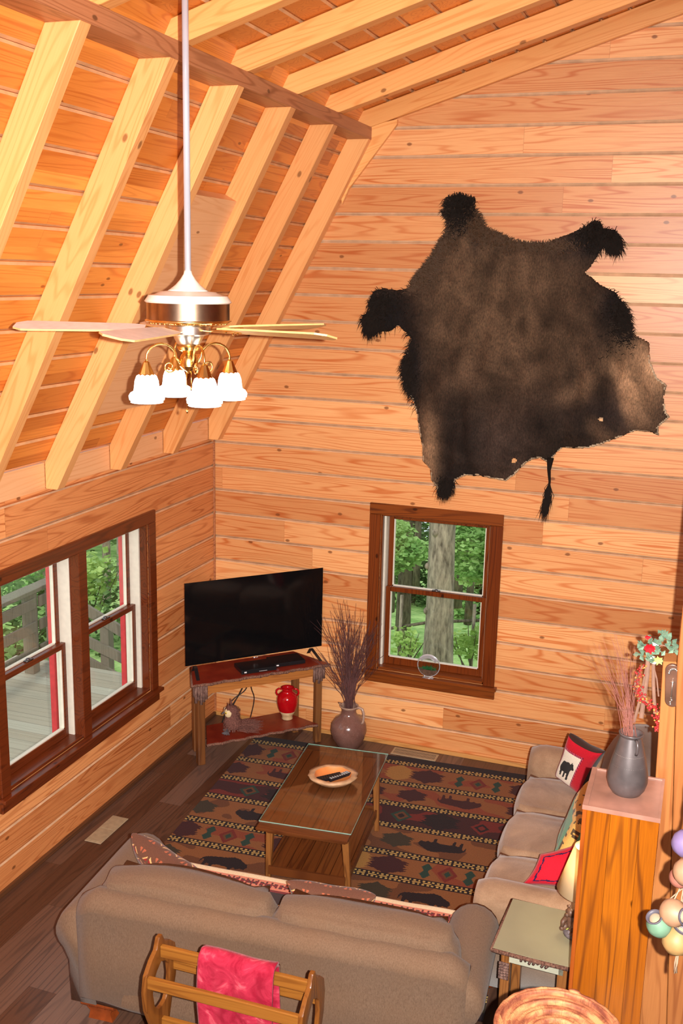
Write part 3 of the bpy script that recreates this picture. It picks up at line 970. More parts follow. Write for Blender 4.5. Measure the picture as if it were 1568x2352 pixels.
# ------------------------------------------------------------------ right-hand sofa
rs = thing('sofa', 'tan suede sofa along the right side, three seat cushions', 'sofa', (3.0, -1.66, 0))
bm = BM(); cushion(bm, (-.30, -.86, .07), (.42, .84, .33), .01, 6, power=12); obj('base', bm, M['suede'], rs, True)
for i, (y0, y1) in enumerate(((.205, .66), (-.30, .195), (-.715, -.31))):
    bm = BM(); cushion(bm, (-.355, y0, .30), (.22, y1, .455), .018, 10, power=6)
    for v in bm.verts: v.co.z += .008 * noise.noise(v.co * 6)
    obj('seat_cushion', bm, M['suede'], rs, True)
def suede_arm(y0, y1):
    bm = BM()
    prof = [(y0, .07), (y0 - .0, .40)] + [((y0 + y1) / 2 + (y1 - y0) / 2 * math.cos(R_(a)) * 1.06, .50 + .095 * math.sin(R_(a))) for a in range(180, -1, -18)] + [(y1, .40), (y1, .07)]
    sec = []
    for i in range(17):
        f = i / 16
        x = -.365 + .78 * f
        k = 1
        if f < .12: k = .86 + .14 * math.sin(f / .12 * PI / 2)
        zc = .40
        sec.append([(x + (.03 * (z - .1) if f < .1 else 0), (y0 + y1) / 2 + (y - (y0 + y1) / 2) * (k if z > .2 else 1), zc + (z - zc) * k if z > zc else z) for y, z in prof])
    loft(bm, sec)
    return obj('arm', bm, M['suede'], rs, True)
suede_arm(.68, .89)
suede_arm(-.895, -.72)
# the back, highest in the middle and rolling down at its ends
bm = BM()
sec = []
for i in range(25):
    f = i / 24
    y = -.84 + 1.60 * f
    e = min(f, 1 - f)
    k = 1 if e > .05 else .93 + .07 * math.sin(e / .05 * PI / 2)
    w_ = .008 * math.sin(f * 17)
    prof = [(.42, .07), (.425, .6), (.412, .77), (.402, .84), (.375, .875), (.33, .892), (.27, .885), (.21, .85), (.15, .77), (.11, .69), (.10, .55), (.12, .40), (.20, .07)]
    sec.append([(.26 + (x - .26) * k, y, z * k + (w_ if z > .6 else 0) + .07 * (1 - k)) for x, z in prof])
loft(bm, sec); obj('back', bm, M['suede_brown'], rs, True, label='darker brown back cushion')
for x, y in ((-.27, -.80), (-.27, .78), (.36, -.80), (.36, .78)):
    bm = BM(); lathe(bm, [(.022, 0), (.04, .015), (.048, .04), (.03, .07)], 18, (x, y, 0)); obj('foot', bm, M['foot_wood'], rs, True)

bear = [(-.9, -.1), (-.88, .25), (-.65, .5), (-.25, .5), (.05, .58), (.35, .5), (.45, .55), (.5, .72), (.6, .62), (.72, .6), (.82, .42), (1, .28), (.97, .16), (.7, .12), (.55, -.1), (.62, -.85), (.34, -.9), (.26, -.35), (.08, -.35), (.05, -.8), (-.18, -.82), (-.18, -.3), (-.45, -.32), (-.42, -.72), (-.68, -.75), (-.72, -.35)]
def bear_col(u, v, s):
    red = lin(196, 16, 40)
    if not s: return red
    a, b = (u - .40) / .28, (v - .44) / .34
    if abs(a) < 1 and abs(b) < 1:
        if inpoly(a * 1.25, b * 1.25 + .02, bear): return lin(20, 16, 18)
        return lin(248, 240, 222)
    if abs(a) < 1.14 and abs(b) < 1.13: return lin(90, 10, 40) if int((u + v) * 34) % 2 else lin(226, 90, 120)
    if v > .975 or u > .985: return lin(60, 36, 30)
    return red
c4 = [at(1277, 1782, 'z', .50), at(1335, 1826, 'z', .48), at(1390, 1726, 'z', .85), at(1309, 1683, 'z', .87)]
bm = pillow4(c4, .12, bear_col, 72)
tag(obj('throw_pillow', bm, M['woven'], None, True), 'red square pillow with a black bear on a white patch', 'pillow')
def gold_col(u, v, s):
    if s < 0: return lin(96, 160, 120)
    if abs(u - .5) > .36 or abs(v - .5) > .36:
        return lin(226, 180, 96) if noise.noise(Vector((u * 11, v * 11, 3))) > -.15 else lin(92, 74, 50)
    return lin(96, 160, 120) if noise.noise(Vector((u * 7, v * 7, 9))) > -.35 else lin(200, 150, 80)
bm = pillow4([(2.995, -1.93, .475), (3.00, -2.20, .475), (3.115, -2.12, .80), (3.09, -1.62, .80)], .13, gold_col, 40)
tag(obj('throw_pillow', bm, M['woven'], None, True), 'green pillow with a gold patterned border, between two red pillows', 'pillow')
def red_col(u, v, s):
    d = min(u, 1 - u, v, 1 - v) + .012 * math.sin((u - v) * 26)
    if abs(d - .15) < .018: return lin(44, 24, 66)
    return lin(205, 20, 44)
c4 = [at(1197, 2032, 'z', .50), at(1345, 2050, 'z', .52), at(1352, 1925, 'z', .72), at(1240, 1962, 'z', .64)]
bm = pillow4(c4, .13, red_col, 64)
tag(obj('throw_pillow', bm, M['woven'], None, True), 'red pillow with a dark blue inset line, beside the lamp shade', 'pillow')

# ------------------------------------------------------------------ rug
RO = Vector((.486, -.267, 0)); RA = R_(3.5)
bison = [(-.95, -.05), (-.9, .1), (-.75, .25), (-.4, .32), (0, .38), (.3, .48), (.55, .42), (.75, .25), (.95, .1), (1, -.05), (.92, -.25), (.75, -.2), (.62, -.3), (.5, -.2), (.42, -.3), (.4, -.52), (.3, -.52), (.28, -.28), (.15, -.22), (-.2, -.2), (-.35, -.25), (-.38, -.52), (-.48, -.52), (-.5, -.25), (-.62, -.2), (-.68, -.5), (-.78, -.5), (-.76, -.1), (-.84, .05), (-.93, -.22)]
rc = {'gold': lin(164, 118, 58), 'gold2': lin(196, 160, 92), 'rust': lin(132, 62, 36), 'wine': lin(62, 20, 22), 'dark': lin(32, 14, 18), 'tan': lin(136, 84, 44), 'brown': lin(104, 60, 32), 'teal': lin(34, 60, 50), 'red': lin(112, 34, 26)}
bands = [.10, .405, .70, .975, 1.30, 1.56, 1.88, 2.15, 2.45]
kinds = ['D', 'B', 'K', 'B', 'D', 'B', 'K', 'B']
RW, RL = 2.12, 2.60
def comb(x, y, cx, half, step, reach):
    """saw-edged burst: distance test against stepped fingers"""
    k = int(y / step)
    r = reach * (1 - abs(y) / half) * (.55 + .45 * math.sin(k * 2.4) ** 2) if abs(y) < half else 0
    return abs(x - cx) < r
def rug_col(s, t):
    n_ = noise.noise(Vector((s * 5, t * 9, 0)))
    if t < .065 or t > RL - .05: return rc['dark']
    for b in bands:
        if abs(t - b) < .036:
            d = t - b
            p = (s * 36) % 1
            if abs(d) < .004: return rc['gold2'] if int(s * 60) % 4 else rc['dark']
            if .010 < abs(d) < .027: return rc['gold2'] if p < .5 else rc['dark']
            if abs(d) >= .029: return rc['dark']
            return rc['dark']
    i = 0
    for q, b in enumerate(bands):
        if t > b: i = q
    if t < bands[0]: return rc['dark']
    k = kinds[min(i, 7)]
    mid = (bands[i] + (bands[i + 1] if i + 1 < len(bands) else RL)) / 2
    y = t - mid
    sm = abs(s - 1.04)       # mirrored about the middle
    if k == 'B':
        base = rc['tan'] if n_ > -.1 else rc['rust'] if i == 1 else rc['brown']
        up = 1 if i in (5, 7) else -1
        for cx in (.43, 1.65):
            a, b = (s - cx) / .155, -(y) / .155 * up
            if inpoly(a if up > 0 else (a if i == 1 else -a), b, bison): return rc['dark'] if i > 2 else rc['wine']
        for cx in (1.04, 2.07, .04, 1.36 if i != 1 else 1.33):
            hh = .095
            if comb(s, y, cx, hh, .017, .17): return rc['wine'] if i < 2 else (.045, .030, .015)
        return base
    if k == 'D':
        for cx in (.345, 1.735):
            d = abs(s - cx) / .062 + abs(y) / .088
            if d < .36: return rc['teal']
            if d < .62: return rc['brown']
            if d < 1.0: return rc['red']
            for ox in (-.13, .13):
                a = abs(s - cx - ox)
                yy = abs(y)
                if a < .036 and yy < .085:
                    if (yy > .035 and a < .036 * (1 - (yy - .035) / .05)) or (yy <= .035 and a < .012 + yy * .5): return rc['teal']
        if comb(s, y, 1.375, .11, .02, .20) or comb(s, y, .70, .11, .02, .20): return rc['wine']
        if comb(s, y, 1.17, .13, .03, .17) or comb(s, y, .90, .13, .03, .17): return rc['gold']
        if comb(s, y, .05, .12, .02, .16) or comb(s, y, 2.05, .12, .02, .16): return rc['wine']
        return rc['tan'] if n_ > -.2 else rc['rust']
    d0 = 9
    for cx in (.26, 1.32, 1.85, .82):
        d = abs(s - cx) / .075 + abs(y) / .088
        if d < .35: return rc['red'] if cx > 1.5 else rc['dark']
        if d < .65: return rc['brown'] if cx < 1.5 else rc['dark']
        if d < .98: return rc['teal'] if cx < 1.5 else rc['red']
    if comb(s, y, 1.58, .13, .02, .20) or comb(s, y, .5, .13, .02, .22): return rc['dark']
    return rc['wine'] if n_ > -.15 else rc['red']
bm = BM(); lay = bm.loops.layers.float_color.new('Col')
NX, NY = 424, 520
grid = [[bm.verts.new((RW * i / NX, -RL * j / NY, .0115)) for j in range(NY + 1)] for i in range(NX + 1)]
for i in range(NX):
    for j in range(NY):
        f = bm.faces.new((grid[i][j], grid[i][j + 1], grid[i + 1][j + 1], grid[i + 1][j]))
        c = rug_col(RW * (i + .5) / NX, RL * (j + .5) / NY)
        for l in f.loops: l[lay] = (*c, 1)
be = [e for e in bm.edges if len(e.link_faces) == 1]
r_ = bmesh.ops.extrude_edge_only(bm, edges=be)
for e in r_['geom']:
    if isinstance(e, bmesh.types.BMVert): e.co.z = .0
    if isinstance(e, bmesh.types.BMFace):
        for l in e.loops: l[lay] = (*rc['dark'], 1)
rug = obj('area_rug', bm, M['rug']); rug.location = RO; rug.rotation_euler = (0, 0, RA)
tag(rug, 'lodge rug with bison, diamonds and dotted bands under the coffee table', 'rug')

# ------------------------------------------------------------------ coffee table
ct = thing('coffee_table', 'dark wood plank-top coffee table with a slatted lower shelf on the rug', 'table', (1.562, -1.665, .012), R_(5.6))
W2, L2_ = .262, .545
bm = BM(); box(bm, (-W2 + .0, -L2_ + .075, .43), (W2, L2_ - .075, .448)); obj('tabletop', bm, M['table'], ct)
for s in (-1, 1):
    bm = BM(); y0, y1 = sorted((s * L2_, s * (L2_ - .0745))); box(bm, (-W2, y0, .43), (W2, y1, .448)); bevel_all(bm, .004, 2); obj('breadboard_end', bm, M['table_edge'], ct)
bm = BM(); box(bm, (-W2 + .035, -L2_ + .10, .365), (W2 - .035, -L2_ + .125, .43)); box(bm, (-W2 + .035, L2_ - .125, .365), (W2 - .035, L2_ - .10, .43))
box(bm, (-W2 + .035, -L2_ + .12, .385), (-W2 + .06, L2_ - .12, .43)); box(bm, (W2 - .06, -L2_ + .12, .385), (W2 - .035, L2_ - .12, .43)); obj('apron', bm, M['table_edge'], ct)
for sx in (-1, 1):
    for sy in (-1, 1):
        bm = BM()
        x, y = sx * (W2 - .045), sy * (L2_ - .135)
        xo, yo = sx * (W2 - .022), sy * (L2_ - .165)
        a, b = .021, .014
        loft(bm, [[(xo - b, yo - b, 0), (xo + b, yo - b, 0), (xo + b, yo + b, 0), (xo - b, yo + b, 0)], [(x - a, y - a, .43), (x + a, y - a, .43), (x + a, y + a, .43), (x - a, y + a, .43)]])
        bevel_all(bm, .003, 1)
        obj('leg', bm, M['table_leg'], ct)
bm = BM(); box(bm, (-.225, -.41, .115), (.225, .41, .130)); lsh = obj('lower_shelf', bm, M['table'], ct)
bm = BM()
box(bm, (-.225, -.425, .095), (.225, -.411, .145)); box(bm, (-.225, .411, .095), (.225, .425, .145)); box(bm, (-.239, -.40, .095), (-.2255, .40, .145)); box(bm, (.2255, -.40, .095), (.239, .40, .145)); obj('shelf_rail', bm, M['table_edge'], lsh)
gt = thing('glass_top', 'clear glass sheet laid on the coffee table top', 'glass sheet', (1.562, -1.665, .4605), R_(5.6))
bm = BM(); box(bm, (-W2 - .002, -L2_ + .07, .0005), (W2 + .002, L2_ + .002, .0045)); obj('sheet', bm, M['tableglass'], gt)
bm = BM()
for a, b in (((-W2 - .004, -L2_ + .07, 0), (-W2 - .0021, L2_ + .002, .005)), ((W2 + .0021, -L2_ + .07, 0), (W2 + .004, L2_ + .002, .005)), ((-W2 - .004, L2_ + .0021, 0), (W2 + .004, L2_ + .004, .005)), ((-W2 - .004, -L2_ + .068, 0), (W2 + .004, -L2_ + .0699, .005))): box(bm, a, b)
obj('polished_edge', bm, M['glass_edge'], gt)

# ------------------------------------------------------------------ television stand
d_ = Vector((.731, .761, 0)).normalized()
SA = math.atan2(d_.y, d_.x)
SP = Vector((.289, -.925, 0))     # front left corner of the top, on the floor
st = thing('television_stand', 'rustic corner console with oxblood top and bark trim under the television', 'console', SP, SA)
LT, DT = 1.055, .34               # local: x along the front, y toward the corner
def wavy_slab(z0, z1, L, x0=0.0, dep=DT, amp=.007):
    bm = BM()
    n = 40
    top = [(x0 + (L - x0) * i / n, amp * math.sin(i * .9) + amp * .5 * math.sin(i * 2.3)) for i in range(n + 1)]
    pts = top + [(L - .14 if L > .9 else L - .1, dep), (x0 + .10, dep)]
    prism(bm, [(x, y, z0) for x, y in pts], (0, 0, z1 - z0))
    return bm, top
bm, edge = wavy_slab(.615, .638, LT); st_top = obj('top', bm, M['redtop'], st)
bm = BM(); tube(bm, [(x, y - .004, .627) for x, y in edge], [.011 + .002 * math.sin(i * 3.1) for i in range(len(edge))], 8)
tube(bm, [(-.004, .0, .627), (.10, DT, .627)], .011, 8); tube(bm, [(LT + .002, 0, .627), (LT - .14, DT, .627)], .011, 8)
obj('bark_edge', bm, M['bark_edge'], st_top, True)
bm = BM(); box(bm, (.06, .045, .535), (LT - .06, .068, .614)); obj('apron', bm, M['rustic_x'], st)
legs = [(.045, .03, .055), (.09, .255, .05), (LT - .085, .03, .05), (LT - .17, .255, .05)]
LEGS = []
for x, y, w_ in legs:
    bm = BM(); box(bm, (x, y, 0), (x + w_, y + w_, .614)); bevel_all(bm, .008, 2); st_leg = obj('leg', bm, M['rustic'], st); LEGS.append(st_leg)
def strips(x0, x1, y, n, zt, zb, mat, parent, axis='x'):
    bm = BM()
    for i in range(n):
        f = (i + .5) / n
        p = x0 + (x1 - x0) * f
        b = zb + .02 * math.sin(i * 2.1)
        pts = [(p, y, zt), (p, y, b)] if axis == 'x' else [(y, p, zt), (y, p, b)]
        tube(bm, pts, (x1 - x0) / n * .56, 7)
    return obj('bark_strips', bm, mat, parent, True)
strips(.02, .115, .022, 5, .614, .49, M['bark_strip'], LEGS[0])
strips(LT - .115, LT - .02, .022, 5, .614, .50, M['bark_strip'], LEGS[2])
strips(.03, .09, .036, 3, .61, .53, M['bark_strip'], LEGS[1], 'y')
bm, edge = wavy_slab(.150, .172, LT - .085, .10, .30); st_sh = obj('shelf', bm, M['redtop'], st)
bm = BM(); tube(bm, [(x, y - .003, .161) for x, y in edge], .010, 8); obj('bark_edge', bm, M['bark_edge'], st_sh, True)

# television
dt = Vector((.758, .789, 0)).normalized()
TVA = math.atan2(dt.y, dt.x)
tv = thing('television', 'black flat screen television on two splayed feet on the rustic console', 'television', Vector((.154, -.794, .6385)) + dt * .54, TVA)
bm = BM(); box(bm, (-.548, -.012, .055), (.548, .03, .70)); bevel_all(bm, .004, 2)
cushion(bm, (-.30, .03, .10), (.30, .075, .42), .004, 3, power=8); tvb = obj('body', bm, M['tv_plastic'], tv)
bm = BM(); box(bm, (-.537, -.0135, .075), (.537, -.0121, .690)); obj('screen', bm, M['screen'], tvb)
for s in (-1, 1):
    bm = BM()
    x = s * .46
    prism(bm, [(x - .012, -.012, .056), (x + .012, -.012, .056), (x + .012 + s * .02, -.125, .0), (x - .012 + s * .02, -.125, .0)], (0, .012, .004))
    prism(bm, [(x - .012, .018, .056), (x + .012, .018, .056), (x + .012, .065, .0), (x - .012, .065, .0)], (0, -.012, .004))
    obj('foot', bm, M['tv_plastic'], tv)
bm = BM(); lathe(bm, [(.0055, 0), (.0055, .0012)], 20, mat=Matrix.Translation((-.01, -.0122, .0645)) @ Matrix.Rotation(PI / 2, 4, 'X'))
def glyph(bm, c, o, s, t=.0012):
    G = {'L': [((0, 0), (0, 1)), ((0, 0), (.6, 0))], 'G': [((.7, .9), (.1, .9)), ((.1, .9), (.1, .05)), ((.1, .05), (.7, .05)), ((.7, .05), (.7, .5)), ((.7, .5), (.4, .5))]}
    for (a, b), (c2, d2) in G[c]:
        x0, x1 = sorted((a, c2)); z0, z1 = sorted((b, d2))
        box(bm, (o[0] + x0 * s - t / 2, o[1] - .0008, o[2] + z0 * s - t / 2), (o[0] + x1 * s + t / 2, o[1], o[2] + z1 * s + t / 2))
glyph(bm, 'L', (.003, -.0124, .0605), .008); glyph(bm, 'G', (.010, -.0124, .0605), .008)
obj('maker_mark', bm, M['white_ink'], tvb, label='small white round logo with the letters LG')
# ------------------------------------------------------------------ bison hide on the back wall
HP = [(1.721, 3.974), (1.81, 3.991), (1.928, 3.963), (1.924, 3.911), (1.951, 3.863), (1.996, 3.793), (2.056, 3.752), (2.145, 3.718), (2.219, 3.691), (2.305, 3.678), (2.39, 3.682), (2.465, 3.714), (2.553, 3.749), (2.634, 3.783), (2.699, 3.833), (2.74, 3.824), (2.757, 3.784), (2.839, 3.771), (2.885, 3.698), (2.872, 3.61), (2.823, 3.63), (2.766, 3.663), (2.742, 3.615), (2.724, 3.581), (2.693, 3.533), (2.668, 3.505), (2.711, 3.478), (2.77, 3.432), (2.869, 3.386), (2.93, 3.305), (2.977, 3.224), (2.998, 3.135), (3.104, 3.077), (3.121, 2.953), (3.17, 2.858), (3.237, 2.813), (3.221, 2.734), (3.242, 2.651), (3.269, 2.61), (3.205, 2.535), (3.216, 2.479), (3.16, 2.503), (3.063, 2.504), (2.996, 2.47), (2.861, 2.402), (2.765, 2.365), (2.665, 2.358), (2.607, 2.361), (2.566, 2.321), (2.542, 2.282), (2.529, 2.213), (2.505, 2.249), (2.459, 2.275), (2.408, 2.263), (2.351, 2.221), (2.295, 2.148), (2.238, 2.098), (2.146, 2.105), (2.054, 2.12), (1.946, 2.111), (1.886, 2.075), (1.842, 1.993), (1.804, 1.958), (1.757, 1.969), (1.747, 2.016), (1.705, 2.059), (1.694, 2.137), (1.636, 2.194), (1.632, 2.287), (1.604, 2.394), (1.583, 2.515), (1.556, 2.606), (1.506, 2.679), (1.462, 2.783), (1.466, 2.889), (1.503, 2.966), (1.524, 3.041), (1.467, 3.091), (1.426, 3.127), (1.373, 3.08), (1.278, 3.077), (1.214, 3.044), (1.159, 3.117), (1.162, 3.178), (1.225, 3.224), (1.208, 3.269), (1.237, 3.351), (1.316, 3.375), (1.41, 3.363), (1.488, 3.379), (1.532, 3.439), (1.59, 3.512), (1.648, 3.585), (1.69, 3.671), (1.747, 3.743), (1.751, 3.813), (1.704, 3.869), (1.716, 3.939)]
HOLES = [(2.842, 2.571, .018), (2.289, 2.250, .022)]
def near_edge(x, z):
    best = (9, x, z)
    for i in range(len(HP)):
        ax, az = HP[i]; bx, bz = HP[(i + 1) % len(HP)]
        dx, dz = bx - ax, bz - az
        t = max(0, min(1, ((x - ax) * dx + (z - az) * dz) / (dx * dx + dz * dz)))
        px, pz = ax + dx * t, az + dz * t
        d = math.hypot(x - px, z - pz)
        if d < best[0]: best = (d, px, pz)
    return best
def dist_edge(x, z): return near_edge(x, z)[0]
def hide_y(x, z, e):
    a = noise.noise(Vector((x * 2.2, z * 1.1, 0)))
    fold = math.sin((x * .9 + z * .25 + a * .25) * 26) * .5 + math.sin((x * 1.2 - z * .35 + a * .3) * 17) * .5
    low = min(1, max(0, (3.35 - z) / .7 + .8 * max(0, x - 2.5)))
    h = .034 + .026 * fold * low + .022 * noise.noise(Vector((x * 4, z * 4, 2))) + .010 * noise.noise(Vector((x * 14, z * 12, 5)))
    f = min(1, e / .10)
    return -.014 - max(.002, h) * (f ** .6) - .006
def hide_col(x, z, e):
    def g(cx, cz, rx, rz): return math.exp(-((x - cx) / rx) ** 2 - ((z - cz) / rz) ** 2)
    base = Vector((.055, .032, .019))
    black = Vector((.012, .009, .009)); brown = Vector((.125, .074, .042)); tan = Vector((.46, .27, .15)); deep = Vector((.032, .021, .017))
    c = base.lerp(brown, min(1, .9 * g(2.15, 3.25, .42, .45) + .5 * g(1.85, 3.6, .2, .25)))
    c = c.lerp(deep, min(1, .85 * g(2.1, 2.35, .7, .35) + .8 * g(2.9, 2.6, .35, .14)))
    c = c.lerp(black, min(1, 1.1 * g(1.35, 3.2, .2, .22) + 1.1 * g(1.85, 3.93, .15, .12) + 1.1 * g(2.75, 3.72, .28, .16) + 1.1 * g(2.88, 3.28, .12, .2) + 1.1 * g(1.53, 2.82, .1, .26) + .7 * g(1.95, 3.72, .04, .12) + .8 * g(1.85, 2.1, .2, .09)))
    n_ = noise.noise(Vector((x * 5, z * 5, 1)))
    c = c.lerp(tan, max(0, min(1, 1.15 * g(3.06, 2.86, .15, .20) + .9 * g(1.67, 2.22, .07, .25) + .5 * n_ * g(2.9, 2.7, .3, .3))))
    an = math.atan2(x - 2.25, 4.3 - z); rr = math.hypot(x - 2.25, 4.3 - z)
    lowk = min(1, max(0, (3.3 - z) / .5))
    st = noise.noise(Vector((an * 13, rr * 1.8, 4))) * (.25 + .75 * lowk) + .5 * noise.noise(Vector((x * 9, z * 7, 8))) + .4 * noise.noise(Vector((x * 3, z * 3, 3)))
    c = c * max(.4, min(1.7, 1 + .85 * st))
    if e < .012 and (z < 3.0): c = Vector((.62, .48, .32)) if noise.noise(Vector((x * 20, z * 20, 7))) > -.25 else c
    return c
bm = BM(); lay = bm.loops.layers.float_color.new('Col')
ST = .009
vx = {}
def hv(i, j):
    if (i, j) in vx: return vx[i, j]
    x, z = 1.12 + i * ST, 1.9 + j * ST
    e, ex, ez = near_edge(x, z)
    if not inpoly(x, z, HP):
        x, z, e = ex + .004 * noise.noise(Vector((x * 45, z * 45, 0))), ez + .004 * noise.noise(Vector((x * 45, z * 45, 5))), 0.0
    v = bm.verts.new((x + .003 * noise.noise(Vector((x * 50, z * 50, 0))), hide_y(x, z, e), z + .003 * noise.noise(Vector((x * 50, z * 50, 9)))))
    vx[i, j] = v
    return v
for i in range(242):
    for j in range(236):
        x, z = 1.12 + (i + .5) * ST, 1.9 + (j + .5) * ST
        if not inpoly(x + .004 * noise.noise(Vector((x * 30, z * 30, 3))), z, HP): continue
        if any(math.hypot(x - hx, (z - hz) * 1.4) < hr for hx, hz, hr in HOLES): continue
        q = [hv(i, j), hv(i + 1, j), hv(i + 1, j + 1), hv(i, j + 1)]
        f = bm.faces.new(q)
        c = hide_col(x, z, dist_edge(x, z))
        for l in f.loops: l[lay] = (*c, 1)
hd = thing('bison_hide', 'large dark brown bison hide with legs and tail hung on the back wall', 'animal hide')
o = obj('skin', bm, M['hide'], hd, True)
md = o.modifiers.new('thick', 'SOLIDIFY'); md.thickness = .007; md.offset = -1
def hair(name, spots, mat, n, ln, wd, down=.6, spread=.5, label=None):
    bm = BM()
    rnd = random.Random(5)
    for q in range(n):
        cx, cz, rx, rz, dx, dz = rnd.choice(spots)
        for _ in range(30):
            x = cx + rnd.gauss(0, rx); z = cz + rnd.gauss(0, rz)
            if inpoly(x, z, HP): break
        else: continue
        e = dist_edge(x, z)
        y = hide_y(x, z, e) + .002
        d = Vector((dx + rnd.gauss(0, spread), -.35 + rnd.gauss(0, .18), dz + rnd.gauss(0, spread))).normalized()
        L = ln * rnd.uniform(.5, 1.2)
        s = d.cross(Vector((0, 1, 0))).normalized() * wd
        p = Vector((x, y, z))
        p1 = p + d * L * .5; p2 = p + d * L + Vector((0, .004, -down * L * .5))
        p2.y = min(p2.y, -.003); p1.y = min(p1.y, -.004)
        a = bm.verts.new(p - s); b = bm.verts.new(p + s); c = bm.verts.new(p1 - s * .8); e_ = bm.verts.new(p1 + s * .8); t_ = bm.verts.new(p2)
        bm.faces.new((a, b, e_, c)); bm.faces.new((c, e_, t_))
    return obj(name, bm, mat, hd, label=label)
hair('leg_hair', [(1.24, 3.13, .05, .06, -.3, -.8), (1.30, 3.25, .07, .06, -.5, .2), (1.85, 3.92, .06, .05, 0, .7), (2.82, 3.71, .04, .04, .6, -.6), (2.72, 3.74, .06, .05, .2, .3), (1.52, 2.80, .035, .12, -.8, -.2), (2.92, 3.25, .05, .1, .7, .2), (1.80, 3.85, .05, .06, -.5, .3), (1.83, 2.02, .03, .03, 0, -.6)], M['hair_black'], 9000, .052, .0022, 1.0, .5, 'long black tufts')
hair('edge_fur', [(1.62, 3.6, .05, .08, -.7, .5), (1.72, 3.75, .05, .06, -.5, .5), (2.1, 3.72, .10, .03, .1, .8), (2.35, 3.66, .12, .02, 0, .8), (1.95, 3.80, .03, .05, .7, .5), (1.55, 3.47, .05, .05, -.7, .4)], M['hair_brown'], 5200, .040, .0024, .3, .5, 'short brown fur')
bm = BM()
tl = [(2.528, -.02, 2.285), (2.524, -.018, 2.20), (2.533, -.014, 2.12), (2.529, -.012, 2.07)]
tube(bm, tl, [.024, .012, .008, .007], 8)
rnd = random.Random(3)
for q in range(420):
    f = rnd.random()
    p = Vector((2.533 - .012 * f, -.012, 2.12 - .12 * f))
    L = rnd.uniform(.08, .20)
    d = Vector((-.08 + rnd.gauss(0, .10), -abs(rnd.gauss(0, .05)) - .01, -1)).normalized()
    s = Vector((.0018, 0, 0))
    e = p + d * L
    m1 = p + d * L * .5 + Vector((rnd.gauss(.002, .010), -.006, 0))
    a, b, c, dd, t_ = bm.verts.new(p - s), bm.verts.new(p + s), bm.verts.new(m1 - s), bm.verts.new(m1 + s), bm.verts.new(e)
    bm.faces.new((a, b, dd, c)); bm.faces.new((c, dd, t_))
for v in bm.verts: v.co.y = min(v.co.y - .012, -.003)
obj('tail', bm, M['hair_black'], hd, label='thin tail with a black hair tuft')

# ------------------------------------------------------------------ ceiling fan
FC = Vector((1.585, -3.4, 0))
fan = thing('ceiling_fan', 'ceiling fan with five blades and a brass light kit on a long rod', 'ceiling fan', FC)
bm = BM(); lathe(bm, [(.0125, 3.44), (.0125, 4.62)], 20); obj('downrod', bm, M['rod'], fan, True)
bm = BM(); lathe(bm, [(.016, 4.53), (.030, 4.57), (.040, 4.66)], 24); obj('ceiling_canopy', bm, M['nickel'], fan, True)
bm = BM(); lathe(bm, [(.014, 3.458), (.017, 3.445), (.030, 3.425), (.048, 3.405), (.070, 3.388), (.078, 3.383)], 40); obj('yoke_cover', bm, M['enamel'], fan, True)
bm = BM(); lathe(bm, [(.06, 3.384), (.105, 3.380), (.128, 3.369), (.150, 3.366), (.160, 3.352), (.166, 3.343), (.160, 3.338)], 48); obj('motor_housing_top', bm, M['enamel'], fan, 30)
bm = BM(); lathe(bm, [(.158, 3.338), (.158, 3.276)], 64, cap=True); obj('housing_band', bm, M['antique'], fan, 30)
bm = BM(); lathe(bm, [(.158, 3.276), (.166, 3.272), (.160, 3.266), (.13, 3.258), (.06, 3.25)], 64)
for k in range(40):
    a = 2 * PI * k / 40
    ball(bm, (.147 * math.cos(a), .147 * math.sin(a), 3.262), .006, (1, 1, .7), 1)
obj('filigree_ring', bm, M['brass'], fan, True)
bm = BM(); lathe(bm, [(.085, 3.252), (.085, 3.222), (.06, 3.215), (.045, 3.185), (.03, 3.175)], 32); obj('flywheel', bm, M['nickel'], fan, 30)
ca = math.atan2(.3348, .942)
for k, deg in enumerate((-32, 40, 112, 184, 256)):
    a = ca + R_(deg)
    Mz = Matrix.Rotation(a, 4, 'Z') @ Matrix.Translation((0, 0, 3.238)) @ Matrix.Rotation(R_(-11), 4, 'X')
    bm = BM()
    out = []
    n = 14
    for i in range(n + 1):
        f = i / n
        x = .165 + .49 * f
        h = .050 + .018 * f
        if f > .9: h *= math.sqrt(max(.05, 1 - ((f - .9) / .1) ** 2 * .75))
        if f < .1: h *= .72 + .28 * (f / .1)
        out.append((x, h))
    pts = [(x, h, 0) for x, h in out] + [(x, -h, 0) for x, h in out[::-1]]
    fs = prism(bm, [Mz @ Vector(p) for p in pts], (Mz.to_3x3() @ Vector((0, 0, .007))))
    for f in fs: 
        if f.normal.z < .5: f.material_index = 1
    bl_o = obj('blade', bm, [M['blade'], M['blade_under']], fan)
    bm = BM()
    prism(bm, [Mz @ Vector(p) for p in ((.06, .014, -.004), (.12, .012, -.006), (.17, .036, -.003), (.235, .030, -.003), (.255, 0, -.003), (.235, -.030, -.003), (.17, -.036, -.003), (.12, -.012, -.006), (.06, -.014, -.004))], Mz.to_3x3() @ Vector((0, 0, .0028)))
    for q in ((.20, .022), (.20, -.022), (.238, 0)): ball(bm, Mz @ Vector((q[0], q[1], -.006)), .005, (1, 1, 1), 1)
    obj('blade_bracket', bm, M['brass'], bl_o, 40)
kit = obj('light_kit', (lambda b_: (lathe(b_, [(.03, 3.18), (.045, 3.172), (.04, 3.16), (.022, 3.15), (.030, 3.14), (.036, 3.125), (.036, 3.098), (.028, 3.088), (.012, 3.078), (.004, 3.07)], 32), b_)[1])(BM()), M['brass'], fan, 30)
bm = BM()
